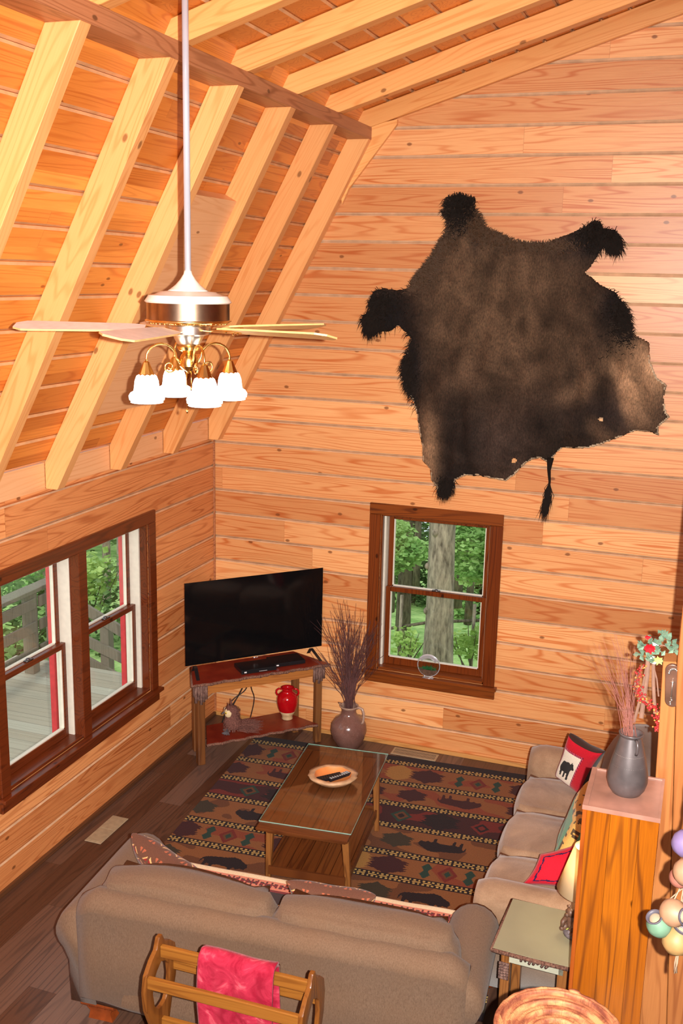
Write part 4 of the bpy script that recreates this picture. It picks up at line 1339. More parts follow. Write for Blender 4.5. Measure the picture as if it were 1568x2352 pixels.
for q, (zz, ln) in enumerate(((3.08, .16), (3.08, .07))):
    tube(bm, [(.010 * (q * 2 - 1), .0, zz), (.010 * (q * 2 - 1), 0, zz - ln)], .0016, 6)
    ball(bm, (.010 * (q * 2 - 1), 0, zz - ln), .005, (1, 1, 1.6), 2)
obj('pull_chain', bm, M['brass'], kit, True)
for deg in (28, 118, 208, 298):
    a = ca + R_(deg)
    ux = Vector((math.cos(a), math.sin(a), 0))
    bm = BM()
    pts = [ux * .03 + Vector((0, 0, 3.105))]
    for t_ in range(0, 11):
        th_ = PI - PI * t_ / 10 * 1.0
        pts.append(ux * (.110 + .060 * math.cos(th_)) + Vector((0, 0, 3.130 + .055 * math.sin(th_))))
    pts.append(ux * .170 + Vector((0, 0, 3.105)))
    tube(bm, pts, .0045, 8)
    sc = []
    for t_ in range(0, 22):
        th_ = t_ / 21 * 3.6 * PI * .8 + PI
        rr = .026 * (1 - t_ / 26)
        sc.append(ux * (.078 + rr * math.cos(th_)) + Vector((0, 0, 3.098 + rr * math.sin(th_))))
    tube(bm, sc, .0032, 6)
    obj('arm', bm, M['brass'], kit, True)
    bm = BM(); lathe(bm, [(.006, 3.120), (.012, 3.116), (.018, 3.10), (.030, 3.072), (.034, 3.068), (.030, 3.066)], 10, tuple(ux * .170)); obj('socket_cup', bm, M['brass'], kit, 20)
    bm = BM(); lathe(bm, [(.026, 3.070), (.036, 3.062), (.042, 3.045), (.045, 3.02), (.048, 3.005), (.060, 2.998), (.066, 2.988), (.064, 2.975), (.056, 2.970), (.060, 2.963)], 32, tuple(ux * .170), cap=False)
    g = obj('glass_shade', bm, M['lampglass'], kit, True)
    md = g.modifiers.new('thick', 'SOLIDIFY'); md.thickness = .003
    bm = BM(); ball(bm, ux * .170 + Vector((0, 0, 3.02)), .022, (1, 1, 1.2), 2); obj('bulb', bm, M['bulb'], kit, True)

# ------------------------------------------------------------------ things on and around the console
def on_st(x, y, z): return Matrix.Translation(SP) @ Matrix.Rotation(SA, 4, 'Z') @ Vector((x, y, z))
for nm, c, sz, lab in (('set_top_box', (.515, .15), (.135, .085, .03), 'black set-top box with white front marks under the television, left of two'), ('disc_player', (.77, .18), (.125, .08, .028), 'thin black media box under the television, right of two')):
    o = thing(nm, lab, 'media box', on_st(c[0], c[1] - .035, .6385), SA - R_(2))
    bm = BM(); box(bm, (-sz[0], -sz[1], .003), (sz[0], sz[1], sz[2] + .003)); bevel_all(bm, .004, 2)
    for sx in (-1, 1):
        for sy in (-1, 1): lathe(bm, [(.008, 0), (.008, .003)], 10, (sx * (sz[0] - .02), sy * (sz[1] - .02), 0))
    cs = obj('case', bm, M['tv_plastic'], o)
    bm = BM()
    box(bm, (-sz[0] + .02, -sz[1] - .0008, .012), (-sz[0] + .038, -sz[1] + .0005, .022))
    if sz[0] > .13:
        for i in range(7): box(bm, (.0 + i * .009, -sz[1] - .0008, .010), (.004 + i * .009, -sz[1] + .0005, .014))
    obj('front_marks', bm, M['white_ink'], cs)
def cable(label, pts, r=.0035):
    bm = BM()
    P = [Vector(p) for p in pts]
    out = []
    for i in range(len(P) - 1):
        p0, p1, p2, p3 = P[max(i - 1, 0)], P[i], P[i + 1], P[min(i + 2, len(P) - 1)]
        for k in range(8):
            t = k / 8
            out.append(.5 * ((2 * p1) + (p2 - p0) * t + (2 * p0 - 5 * p1 + 4 * p2 - p3) * t * t + (3 * p1 - p0 - 3 * p2 + p3) * t ** 3))
    out.append(P[-1])
    tube(bm, out, r, 7)
    tag(obj('power_cable', bm, M['black'], None, True), label, 'cable', 'cables hanging behind the console')
for i, pts in enumerate(([(.56, .36, .62), (.56, .37, .50), (.50, .40, .33), (.40, .42, .18), (.34, .42, .06), (.20, .40, .008)], [(.57, .36, .62), (.57, .37, .48), (.55, .40, .36), (.45, .42, .28), (.38, .43, .14), (.36, .44, .008)],
                         [(.565, .37, .62), (.57, .37, .47), (.60, .40, .36), (.63, .42, .26), (.60, .43, .10), (.56, .42, .008)], [(.555, .37, .62), (.55, .38, .50), (.53, .41, .38), (.46, .44, .22), (.42, .45, .10), (.30, .46, .008)])):
    cable(['leftmost thin black cable fanning down behind the console shelf', 'second black cable from the left behind the console', 'rightmost black cable curving down behind the console', 'black cable in the middle of the bundle behind the console'][i], [on_st(*p) for p in pts])

# owl figure on the shelf
ow = thing('owl_figurine', 'feathered brown owl figurine with cream face on the lower console shelf', 'figurine', on_st(.345, .12, .1725), SA - R_(28))
bm = BM()
loft(bm, [[(x + r * sx * math.cos(2 * PI * k / 20), r * sx * math.sin(2 * PI * k / 20) * .9, z + r * .0) for k in range(20)] for x, z, r, sx in ((0, .02, .03, 1), (0, .035, .055, 1), (.0, .07, .066, 1), (-.005, .10, .060, 1), (-.012, .125, .048, 1), (-.014, .15, .052, 1), (-.014, .175, .052, 1), (-.012, .198, .036, 1), (-.01, .207, .012, 1))])
rnd = random.Random(8)
for q in range(900):
    th_ = rnd.uniform(0, 2 * PI); zz = rnd.uniform(.03, .19)
    rr = .064 if zz < .11 else .052
    p = Vector((-.005 + rr * math.cos(th_) * .99, rr * math.sin(th_) * .9, zz))
    d = Vector((math.cos(th_) * .45, math.sin(th_) * .45, -.8)).normalized() * .018
    s = Vector((-math.sin(th_), math.cos(th_), 0)) * .003
    bm.faces.new([bm.verts.new(p - s), bm.verts.new(p + s), bm.verts.new(p + d)])
obj('body', bm, M['owl_body'], ow, True)
bm = BM()
for q in range(160):
    a = rnd.gauss(0, .22)
    p = Vector((.04 + rnd.uniform(0, .05), rnd.gauss(0, .025), .05 + rnd.gauss(0, .018)))
    e = p + Vector((.07 + rnd.uniform(0, .07), a * .16, .0 + rnd.gauss(0, .008)))
    tube(bm, [p, e], [.0032, .0008], 4)
obj('tail', bm, M['owl_body'], ow)
bm = BM()
ball(bm, (-.047, -.026, .158), .030, (.42, .85, 1.0), 3); ball(bm, (-.030, -.046, .158), .028, (.85, .42, 1.0), 3) 
ball(bm, (-.062, .012, .160), .026, (.35, .9, 1.0), 3)
owf = obj('face', bm, M['owl_face'], ow, True, label='cream face discs')
bm = BM(); ball(bm, (-.045, -.050, .166), .0085, (1, 1, 1), 2); obj('eye', bm, M['yellow'], owf, True)
bm = BM(); ball(bm, (-.047, -.0575, .166), .0038, (1, 1, 1), 2); obj('pupil', bm, M['eye'], owf, True)
bm = BM(); tube(bm, [(-.065, -.02, .160), (-.078, -.024, .150), (-.076, -.024, .138)], [.007, .005, .001], 8); obj('beak', bm, M['owl_grey'], owf, True)
for x, y in ((-.03, -.03), (-.02, .035)):
    bm = BM()
    tube(bm, [(x, y, .19), (x, y, .215), (x - .004, y * 1.2, .245)], [.011, .008, .001], 6)
    obj('ear_tuft', bm, M['owl_body'], owf)
bm = BM()
for y in (-.035, .02):
    for q in range(5):
        a = R_(200 + q * 22)
        tube(bm, [(-.035, y, .018), (-.035 + .045 * math.cos(a), y + .045 * math.sin(a), .008)], [.010, .004], 6)
obj('feet', bm, M['owl_grey'], ow, True, label='grey feather feet')

# red vase on the shelf
rv = thing('vase', 'glossy red two-handled vase with bare clay foot on the lower console shelf', 'vase', on_st(.80, .175, .1725), R_(20))
rd = [(.036, .0), (.042, .004), (.046, .03), (.060, .06)]
bm = BM(); lathe(bm, [(.001, 0), (.040, 0), (.043, .006), (.038, .012), (.044, .035), (.062, .068)], 40); obj('foot', bm, M['bisque'], rv, True, label='unglazed beige foot')
bm = BM(); lathe(bm, [(.061, .066), (.072, .095), (.080, .135), (.080, .165), (.070, .195), (.050, .212), (.041, .222), (.043, .236), (.051, .246), (.050, .252), (.043, .248), (.036, .235), (.036, .22)], 44, cap=False); obj('body', bm, M['red_glaze'], rv, True)
for s in (-1, 1):
    bm = BM(); tube(bm, [(s * .046, 0, .238), (s * .066, 0, .240), (s * .082, 0, .226), (s * .084, 0, .206), (s * .074, 0, .188)], .0075, 10); obj('handle', bm, M['red_glaze'], rv, True)

# tall twig vase in the corner
tw = thing('vase', 'mauve-brown glazed jug vase standing on the floor by the back wall', 'vase', (1.195, -.185, 0), R_(-10))
bm = BM(); lathe(bm, [(.001, 0), (.070, 0), (.074, .006), (.092, .04), (.122, .09), (.136, .145), (.130, .195), (.104, .235), (.070, .262), (.056, .28), (.054, .305), (.060, .325)], 48, cap=False); obj('body', bm, M['mauve_glaze'], tw, True)
bm = BM(); lathe(bm, [(.059, .322), (.070, .335), (.072, .340), (.064, .342), (.056, .332), (.050, .30)], 48, cap=False); prism(bm, [(-.065, .018, .333), (-.095, 0, .340), (-.065, -.018, .333)], (0, 0, .006)); obj('rim', bm, M['rim_glaze'], tw, True)
bm = BM(); tube(bm, [(.060, 0, .330), (.085, 0, .342), (.112, 0, .335), (.124, 0, .305), (.124, 0, .260), (.120, 0, .232), (.108, 0, .222)], [.010, .010, .010, .010, .009, .009, .011], 10); obj('handle', bm, M['rim_glaze'], tw, True)
def twigs(name, base, targets, mat, n, seed, r0=.0028, branches=2, wob=.02, jit=.03, z0=.0):
    bm = BM()
    rnd = random.Random(seed)
    for q in range(n):
        T = Vector(rnd.choice(targets)) + Vector((rnd.gauss(0, jit), rnd.gauss(0, jit), rnd.gauss(0, jit)))
        B = Vector(base) + Vector((rnd.gauss(0, .014), rnd.gauss(0, .014), z0))
        ctrl = B.lerp(T, .35) + (Vector((B.x, B.y, T.z)) - T) * .25
        pts = []
        ph = rnd.uniform(0, 9)
        for i in range(11):
            t = i / 10
            p = B * (1 - t) ** 2 + ctrl * 2 * t * (1 - t) + T * t * t
            p += Vector((noise.noise(Vector((ph, t * 5, 0))), noise.noise(Vector((ph, t * 5, 7))), 0)) * wob * (t + .15)
            pts.append(p)
        tube(bm, pts, [r0 * (1 - .75 * i / 10) for i in range(11)], 4, cap=False)
        for b in range(branches):
            i = rnd.randint(4, 8)
            p = pts[i]
            d = (pts[i + 1] - pts[i]).normalized()
            e = p + (d + Vector((rnd.gauss(0, .35), rnd.gauss(0, .3), rnd.uniform(0, .2)))).normalized() * rnd.uniform(.08, .22)
            mid = p.lerp(e, .5) + Vector((rnd.gauss(0, .006), rnd.gauss(0, .006), 0))
            tube(bm, [p, mid, e], [r0 * .45, r0 * .35, r0 * .15], 3, cap=False)
    return obj(name, bm, mat, None, True)
tgt = [at(px, py, 'y', -.19) for px, py in ((745, 1430), (765, 1410), (785, 1395), (800, 1400), (815, 1415), (830, 1425), (850, 1440), (868, 1430), (738, 1500), (760, 1470), (845, 1480), (866, 1500), (800, 1450), (780, 1440))]
tgt = [Vector((p.x, -.19 + random.uniform(-.06, .10), p.z)) for p in tgt]
tg = twigs('twig_bundle', (1.195, -.185, .30), tgt, M['twig'], 95, 4, .0032, 3, .035, .035)
tag(tg, 'tall spray of bare dark twigs in the mauve-brown floor vase', 'branches')

# floor vents
def vent(c, rz, sx, sy, label, slots=True):
    v = thing('floor_vent', label, 'vent', c, rz, None)
    bm = BM(); box(bm, (-sx, -sy, 0), (sx, sy, .005)); bevel_all(bm, .002, 1); cv = obj('cover', bm, M['vent'], v)
    bm = BM()
    n = 30 if slots else 2
    if slots:
        for i in range(n):
            x = -sx + .02 + (2 * sx - .04) * i / (n - 1)
            for y0, y1 in ((-sy + .02, -.004), (.004, sy - .02)): box(bm, (x - .0018, y0, .0051), (x + .0018, y1, .0058))
        obj('slots', bm, M['vent_dark'], cv)
    else:
        box(bm, (-sx + .015, -sy + .015, .0051), (-.004, sy - .015, .0068)); box(bm, (.004, -sy + .015, .0051), (sx - .015, sy - .015, .0068)); obj('damper_panel', bm, M['vent'], cv)
vent((1.69, -.105, .0), R_(0), .172, .058, 'beige slotted metal floor vent near the back wall')
vent((.166, -1.87, .0), R_(90), .165, .058, 'beige floor vent with two closed panels beside the left wall', False)

# bowl and remotes on the coffee table
bw = thing('wooden_bowl', 'oval natural-edge wooden bowl with orange hollow on the glass table top', 'bowl', (1.573, -1.585, .4656), R_(20))
bm = BM()
def ring(r, z, w_=0.0, k=40, sq=1.0):
    return [((r * 1.12 + w_ * math.sin(i * .9) + w_ * math.sin(i * 2.2)) * math.cos(2 * PI * i / k), (r + w_ * math.sin(i * 1.1 + 1)) * math.sin(2 * PI * i / k) * sq, z) for i in range(k)]
loft(bm, [ring(.055, 0), ring(.095, .012, .001), ring(.125, .038, .003), ring(.134, .052, .004), ring(.112, .056, .004), ring(.100, .052, .002)], cap=False); 
obj('bark_rim', bm, M['bowlwood'], bw, True)
bm = BM(); loft(bm, [ring(.101, .0525, .002), ring(.085, .030), ring(.055, .014), ring(.02, .011), ring(.0005, .011)], cap=False); obj('hollow', bm, M['bowlin'], bw, True)
def remote(name, label, loc, rz, tilt, L, W, mat2):
    r = thing(name, label, 'remote control', loc, 0)
    r.rotation_euler = (R_(tilt[0]), R_(tilt[1]), rz)
    bm = BM(); box(bm, (-W, -L, 0), (W, L, .017)); bevel_all(bm, .005, 2); cs = obj('case', bm, M['tv_plastic'], r)
    bm = BM()
    for i in range(9):
        for j in range(3):
            x = (j - 1) * W * .58; y = -L * .82 + i * L * .19
            box(bm, (x - W * .18, y - L * .055, .0172), (x + W * .18, y + L * .055, .0195))
    obj('buttons', bm, mat2, cs)
remote('remote_control', 'black remote control with few light buttons, left one in the bowl', (1.555, -1.60, .492), R_(-50), (5, 8), .078, .022, M['tv_plastic'])
remote('remote_control', 'black remote control with rows of grey buttons, right one in the bowl', (1.612, -1.565, .494), R_(-38), (3, -8), .082, .023, M['remote_grey'])

# terrarium globe on the back window sill
gl = thing('terrarium_globe', 'round mirrored-rim glass globe with green air plant on the back window sill', 'ornament', (1.748, -.028, .5845))
bm = BM()
for i in range(48):
    pass
pts = [(.083 * math.cos(2 * PI * i / 48), 0, .098 + .083 * math.sin(2 * PI * i / 48)) for i in range(49)]
tube(bm, pts, .0035, 8, cap=False)
for x in (-.03, .03): tube(bm, [(x, 0, .0), (x * .9, 0, .02)], .004, 8)
tube(bm, [(-.04, -.012, .003), (.04, -.012, .003)], .003, 6); tube(bm, [(-.04, .012, .003), (.04, .012, .003)], .003, 6)
obj('chrome_ring', bm, M['chrome'], gl, True)
bm = BM()
loft(bm, [[(.080 * math.cos(a), y, .098 + .080 * math.sin(a)) for a in [R_(35 + 110 * i / 14) for i in range(15)]] + [(.060 * math.cos(a), y, .092 + .062 * math.sin(a)) for a in [R_(145 - 110 * i / 14) for i in range(15)]] for y in (-.010, .010)]); obj('mirror_band', bm, M['chrome'], gl, 40)
bm = BM(); loft(bm, [[(.078 * math.cos(a), y, .098 + .078 * math.sin(a)) for a in [R_(205 + 130 * i / 14) for i in range(15)]] for y in (-.012, .012)]); obj('soil', bm, M['soil'], gl)
bm = BM(); ball(bm, (0, 0, .098), .080, (1, .30, 1), 3); obj('glass', bm, M['glass'], gl, True)
bm = BM()
rnd = random.Random(2)
for q in range(70):
    a = rnd.uniform(-1.3, 1.3)
    p = Vector((rnd.gauss(0, .02), rnd.gauss(0, .004), .062))
    e = p + Vector((math.sin(a) * .045, rnd.gauss(0, .008), math.cos(a) * .04 * rnd.uniform(.5, 1.1)))
    tube(bm, [p, p.lerp(e, .6) + Vector((0, 0, .006)), e], [.002, .0018, .0004], 4)
obj('air_plant', bm, M['airplant'], gl, True)
# ------------------------------------------------------------------ quilt rack behind the near sofa
qr = thing('quilt_rack', 'honey oak quilt rack with curved side panels behind the near sofa', 'rack', (1.97, -3.83, 0), R_(1))
def lq(px, py, y):
    p = at(px, py, 'y', y); return p - Vector((1.97, -3.83, 0))
xl, xr = -.305, .318
side = [(-.02, .905), (.012, .905), (.022, .885), (.034, .862), (.075, .84), (.118, .80), (.132, .735), (.122, .65), (.088, .57), (.062, .49), (.075, .40), (.11, .34), (.125, .25), (.11, .15), (.14, .06), (.15, 0), (.09, 0), (.05, .045), (-.05, .045), (-.09, 0), (-.15, 0), (-.14, .06), (-.11, .15), (-.125, .25), (-.11, .34), (-.075, .40), (-.062, .49)]
hole = [(0.0, .79), (.035, .77), (.062, .74), (.070, .69), (.058, .63), (.030, .595), (0, .59)]
def side_panel(x):
    bm = BM()
    for half in (1, -1):
        if half > 0:
            o_ = [p for p in side if p[0] >= .0]
            o_ = [(.0, .905)] + [p for p in side[1:18] if p[0] > 0] + [(0, .045)]
        else:
            o_ = [(.0, .905)] + [(-p[0], p[1]) for p in side[1:18] if p[0] > 0] + [(0, .045)]
        inner = [(half * abs(a), b) for a, b in hole][::-1]
        pts = o_ + inner
        prism(bm, [(x, -a, b) for a, b in pts], (.019, 0, 0))
    bmesh.ops.remove_doubles(bm, verts=bm.verts, dist=1e-5)
    dead = [f for f in bm.faces if all(abs(v.co.y) < 1e-5 for v in f.verts)]
    bmesh.ops.delete(bm, geom=dead, context='FACES_ONLY')
    bevel_all(bm, .004, 2, 25)
    return bm
obj('side_panel', side_panel(xl - .019), M['honey_z'], qr, 40)
obj('side_panel', side_panel(xr), M['honey_z'], qr, 40)
for y, z0, z1 in ((0, .815, .865), (.105, .690, .735), (-.108, .748, .797), (0, .49, .54), (0, .08, .13)):
    bm = BM(); box(bm, (xl, y - .010, z0), (xr, y + .010, z1)); bevel_all(bm, .004, 2); obj('rail', bm, M['honey'], qr)
# crimson plush blanket folded over the top rail
bm = BM()
GX, GY = 36, 70
V = {}
x0, x1 = -.125, .185
for i in range(GX + 1):
    for j in range(GY + 1):
        u = i / GX; s = j / GY * 1.26
        x = x0 + (x1 - x0) * u
        R = .024
        if s < .56: y = -R; z = .862 - (.56 - s)
        elif s < .56 + PI * R: a = (s - .56) / R; y = -R * math.cos(a); z = .862 + R * math.sin(a)
        else: y = R; z = .862 - (s - .56 - PI * R)
        wv = .008 * math.sin(u * 11 + s * 2) + .008 * noise.noise(Vector((x * 14, s * 5, 0)))
        k = min(1, abs(z - .89) * 5)
        y += wv * k if y > 0 else -abs(wv) * k
        V[i, j] = bm.verts.new((x + .006 * math.sin(s * 9) * k, y, z + .004 * math.sin(u * 7)))
for i in range(GX):
    for j in range(GY):
        bm.faces.new((V[i, j], V[i + 1, j], V[i + 1, j + 1], V[i, j + 1]))
pk = obj('blanket', bm, M['plush'], None, True)
pk.location = (1.97, -3.83, 0); pk.rotation_euler = (0, 0, R_(1))
md = pk.modifiers.new('thick', 'SOLIDIFY'); md.thickness = .016; md.offset = 1
tag(pk, 'crimson plush blanket folded over the quilt rack', 'blanket')

# ------------------------------------------------------------------ side table with bear lamp
sd = thing('side_table', 'small rustic end table with sage green top and bark trim', 'table', (3.01, -2.775, 0), R_(-2))
bm = BM(); box(bm, (-.175, -.205, .562), (.165, .200, .580)); sdt = obj('top', bm, M['sage'], sd)
bm = BM()
for a, b in (((-.178, -.208), (.168, -.208)), ((-.178, -.208), (-.178, .2)), ((-.178, .2), (.168, .2)), ((.168, -.208), (.168, .2))): tube(bm, [(a[0], a[1], .571), ((a[0] + b[0]) / 2, (a[1] + b[1]) / 2, .569), (b[0], b[1], .571)], .0095, 8)
obj('bark_edge', bm, M['bark_edge'], sdt, True)
bm = BM()
for a, b in (((-.13, -.165, .50), (.13, -.150, .561)), ((-.13, .14, .50), (.13, .155, .561)), ((-.145, -.16, .50), (-.130, .155, .561)), ((.130, -.16, .50), (.145, .155, .561))): box(bm, a, b)
sda = obj('apron', bm, M['sage_blue'], sd)
bm = BM()
for q in range(7): tube(bm, [(-.055 + .018 * q, -.172, .525 + .006 * math.sin(q * 2)), (-.05 + .02 * q, -.176, .545)], .006, 6)
obj('drawer_pull', bm, M['bark_strip'], sda, True)
for x, y in ((-.145, -.165), (.105, -.165), (-.145, .115), (.105, .115)):
    bm = BM(); box(bm, (x, y, 0), (x + .042, y + .042, .561)); bevel_all(bm, .005, 2); obj('leg', bm, M['table_leg'], sd)
bm = BM()
for q in range(6): tube(bm, [(-.150, -.170, .49 - q * .014), (-.105, -.172, .49 - q * .014)], .0075, 7)
obj('bark_strips', bm, M['bark_strip'], sd, True)
bl = thing('bear_lamp', 'lit table lamp with bear-on-rocks base and parchment shade behind the cabinet', 'lamp', (3.160, -2.74, .581))
bm = BM()
rnd = random.Random(6)
for q in range(16):
    a = q * 2.4; r = .018 + .022 * (q % 4) / 3
    ball(bm, (r * math.cos(a), r * math.sin(a), .022 + .006 * (q % 3)), .020, (1.1, 1, .8), 2)
lathe(bm, [(.058, 0), (.060, .012), (.045, .03), (.02, .04)], 20)
rkb = obj('rock_base', bm, M['rock'], bl, True)
bm = BM()
for q in range(8): ball(bm, (.045 * math.cos(q * 1.7 + 2), .045 * math.sin(q * 1.7 + 2), .028 + .007 * (q % 3)), .011, (1.2, 1, .6), 1)
obj('moss', bm, M['moss'], rkb, True)
def cub(cx, cy, z, s, yaw):
    bm = BM()
    Mr = Matrix.Translation((cx, cy, z)) @ Matrix.Rotation(yaw, 4, 'Z')
    ball(bm, (0, 0, 0), 1, (.026 * s, .022 * s, .034 * s), 3, 0, None)
    for v in list(bm.verts): v.co = Mr @ (v.co + Vector((0, 0, .034 * s)))
    def bl_(p, r, sc=(1, 1, 1)): ball(bm, Mr @ Vector(p), r * s, sc, 2)
    bl_((-.006 * s, -.008 * s, .076 * s), .019); bl_((-.010 * s, -.026 * s, .070 * s), .009)
    bl_((-.020 * s, -.002 * s, .094 * s), .006); bl_((.010 * s, -.004 * s, .094 * s), .006)
    for sx in (-1, 1):
        a = Mr @ Vector((sx * .020 * s, -.006 * s, .052 * s)); b = Mr @ Vector((sx * .024 * s, -.030 * s, .036 * s)); c = Mr @ Vector((sx * .018 * s, -.040 * s, .022 * s))
        tube(bm, [a, b, c], [.010 * s, .009 * s, .007 * s], 10)
        a = Mr @ Vector((sx * .018 * s, 0, .016 * s)); b = Mr @ Vector((sx * .024 * s, -.030 * s, .010 * s)); tube(bm, [a, b], [.013 * s, .010 * s], 10)
        bl_((sx * .024 * s, -.034 * s, .009 * s), .010)
    return obj('bear', bm, M['bear_brown'], rkb, True)
cub(-.018, -.020, .030, 1.15, R_(-30)); cub(.026, .008, .036, 1.3, R_(20))
bm = BM(); lathe(bm, [(.008, .04), (.008, .30), (.013, .30), (.013, .33)], 14, (.02, .01, 0)); obj('stem', bm, M['brass'], bl, True)
bm = BM(); lathe(bm, [(.122, .215), (.058, .43)], 48, (.02, .02, 0), cap=False)
o = obj('lamp_shade', bm, M['shade'], bl, True); md = o.modifiers.new('thick', 'SOLIDIFY'); md.thickness = .002
bm = BM(); ball(bm, (.02, .01, .355), .024, (1, 1, 1.25), 3); obj('bulb', bm, M['bulb_hot'], bl, True)

# ------------------------------------------------------------------ cabinet with the pewter vase
bc = thing('bookcase', 'tall narrow orange-stained wooden bookcase with dusty pink top, open toward the sofas', 'bookcase', (3.205, -3.283, 0))
WX, WY, HZ = .265, .328, 1.484
bm = BM(); box(bm, (0, 0, 0), (WX, .019, HZ)); obj('side_panel', bm, M['book'], bc)
bm = BM(); box(bm, (0, WY - .019, 0), (WX, WY, HZ)); obj('side_panel', bm, M['book_side'], bc)
bm = BM(); box(bm, (WX - .008, .0195, .02), (WX, WY - .0195, HZ)); obj('back_panel', bm, M['book_side'], bc)
bm = BM(); box(bm, (.0, .0195, .06), (WX - .0085, WY - .0195, .078)); box(bm, (0.004, .0195, 0), (.018, WY - .0195, .059)); obj('bottom', bm, M['book_side'], bc)
for z in (.42, .78, 1.13):
    bm = BM(); box(bm, (.003, .0195, z), (WX - .0085, WY - .0195, z + .018)); obj('shelf', bm, M['book_side'], bc)
bm = BM(); box(bm, (-.016, -.002, 0), (-.0005, .030, HZ)); box(bm, (-.016, WY - .030, 0), (-.0005, WY + .002, HZ)); box(bm, (-.016, .0305, HZ - .05), (-.0005, WY - .0305, HZ)); obj('face_frame', bm, M['book_side'], bc)
bm = BM(); box(bm, (-.018, -.006, HZ + .0005), (WX + .004, WY + .006, HZ + .014)); 
for a, b in (((-.018, -.006), (WX + .004, .004)), ((-.018, WY - .004), (WX + .004, WY + .006)), ((WX - .006, .004), (WX + .004, WY - .004)), ((-.018, .004), (.002, WY - .004))): box(bm, (a[0], a[1], HZ + .014), (b[0], b[1], HZ + .019))
obj('top', bm, M['leather_top'], bc, label='dusty pink tray-like top')
pv = thing('vase', 'pewter grey bottle-shaped vase with incised rings on top of the bookcase', 'vase', (3.335, -3.115, 1.4985), R_(-62))
bm = BM(); lathe(bm, [(.001, 0), (.048, 0), (.056, .004), (.070, .025), (.078, .055), (.077, .085), (.070, .12), (.062, .155), (.052, .195), (.044, .225), (.040, .24)], 56, cap=False); obj('body', bm, M['pewter'], pv, True)
bm = BM()
for q in range(6):
    z = .128 + q * .0085
    r = .0690 - (z - .12) * .235
    tube(bm, [(r * math.cos(2 * PI * i / 48), r * math.sin(2 * PI * i / 48), z) for i in range(49)], .0012, 5, cap=False)
obj('incised_rings', bm, M['pewter_line'], pv, True)
bm = BM(); lathe(bm, [(.040, .238), (.047, .248), (.048, .253), (.042, .254), (.036, .244), (.034, .22)], 48, cap=False); obj('lip', bm, M['pewter'], pv, True)
bm = BM(); tube(bm, [(.044, 0, .240), (.058, 0, .238), (.064, 0, .222), (.064, 0, .200), (.056, 0, .185)], .006, 8); obj('handle', bm, M['pewter'], pv, True)
tg2 = [Vector((p.x, -3.115 + random.uniform(-.05, .08), p.z)) for p in [at(px, py, 'y', -3.1) for px, py in ((1352, 1500), (1372, 1478), (1392, 1470), (1405, 1465), (1425, 1475), (1445, 1480), (1455, 1500), (1468, 1520), (1400, 1500), (1420, 1500), (1440, 1495), (1385, 1510))]]
o = twigs('dry_stems', (3.328, -3.115, 1.735), tg2, M['twig_red'], 46, 11, .0016, 0, .012, .012)
tag(o, 'bunch of thin reddish dry stems in the pewter vase', 'branches')

# ------------------------------------------------------------------ posts on the right
bm = BM()
prism(bm, [(3.479, -2.9, 0), (3.422, -2.9, 1.98), (3.474, -2.9, 1.985), (3.600, -2.9, 0)], (0, .11, 0)); bevel_all(bm, .003, 1)
obj('trim_7', bm, M['post'])['kind'] = 'structure'
bm = BM()
prism(bm, [(3.602, -2.925, 0), (3.4765, -2.925, 1.99), (3.4765, -2.925, 2.75), (3.74, -2.925, 2.75), (3.74, -2.925, 0)], (0, .13, 0)); bevel_all(bm, .003, 1)
obj('trim_8', bm, M['post'])['kind'] = 'structure'
# oval plaque on the post
pq = thing('wall_plaque', 'oval tarnished metal plaque with pewter relief on the wood post', 'plaque', (3.452, -2.9005, 0))
c0, c1 = at(1544, 1540, 'y', -2.91), at(1543, 1608, 'y', -2.91)
rr = .028
out = []
for k in range(17): a = PI * k / 16; out.append((c0.x - 3.452 + rr * math.cos(a), 0, c0.z + rr * math.sin(a)))
for k in range(17): a = PI + PI * k / 16; out.append((c1.x - 3.452 + rr * math.cos(a), 0, c1.z + rr * math.sin(a)))
bm = BM(); prism(bm, out, (0, -.016, 0)); bevel_all(bm, .005, 3); obj('board', bm, M['plaque'], pq, 40)
bm = BM()
cx = (c0.x + c1.x) / 2 - 3.452; zt, zb = c0.z, c1.z
for k in range(9): a = PI * k / 8; ball(bm, (cx + .017 * math.cos(a), -.019, zt - .01 + .02 * math.sin(a)), .0055, (1, .6, 1), 2)
tube(bm, [(cx, -.019, zt - .03), (cx, -.019, zb + .01)], .003, 8); tube(bm, [(cx - .009, -.019, zt - .045), (cx + .009, -.019, zt - .045)], .0028, 8)
for k in range(4): ball(bm, (cx + .003 * math.sin(k * 2), -.019, zb + .012 - .009 * k), .005, (1, .6, 1), 2)
obj('relief', bm, M['plaque_silver'], pq, True, label='pewter coloured flower and cross relief')

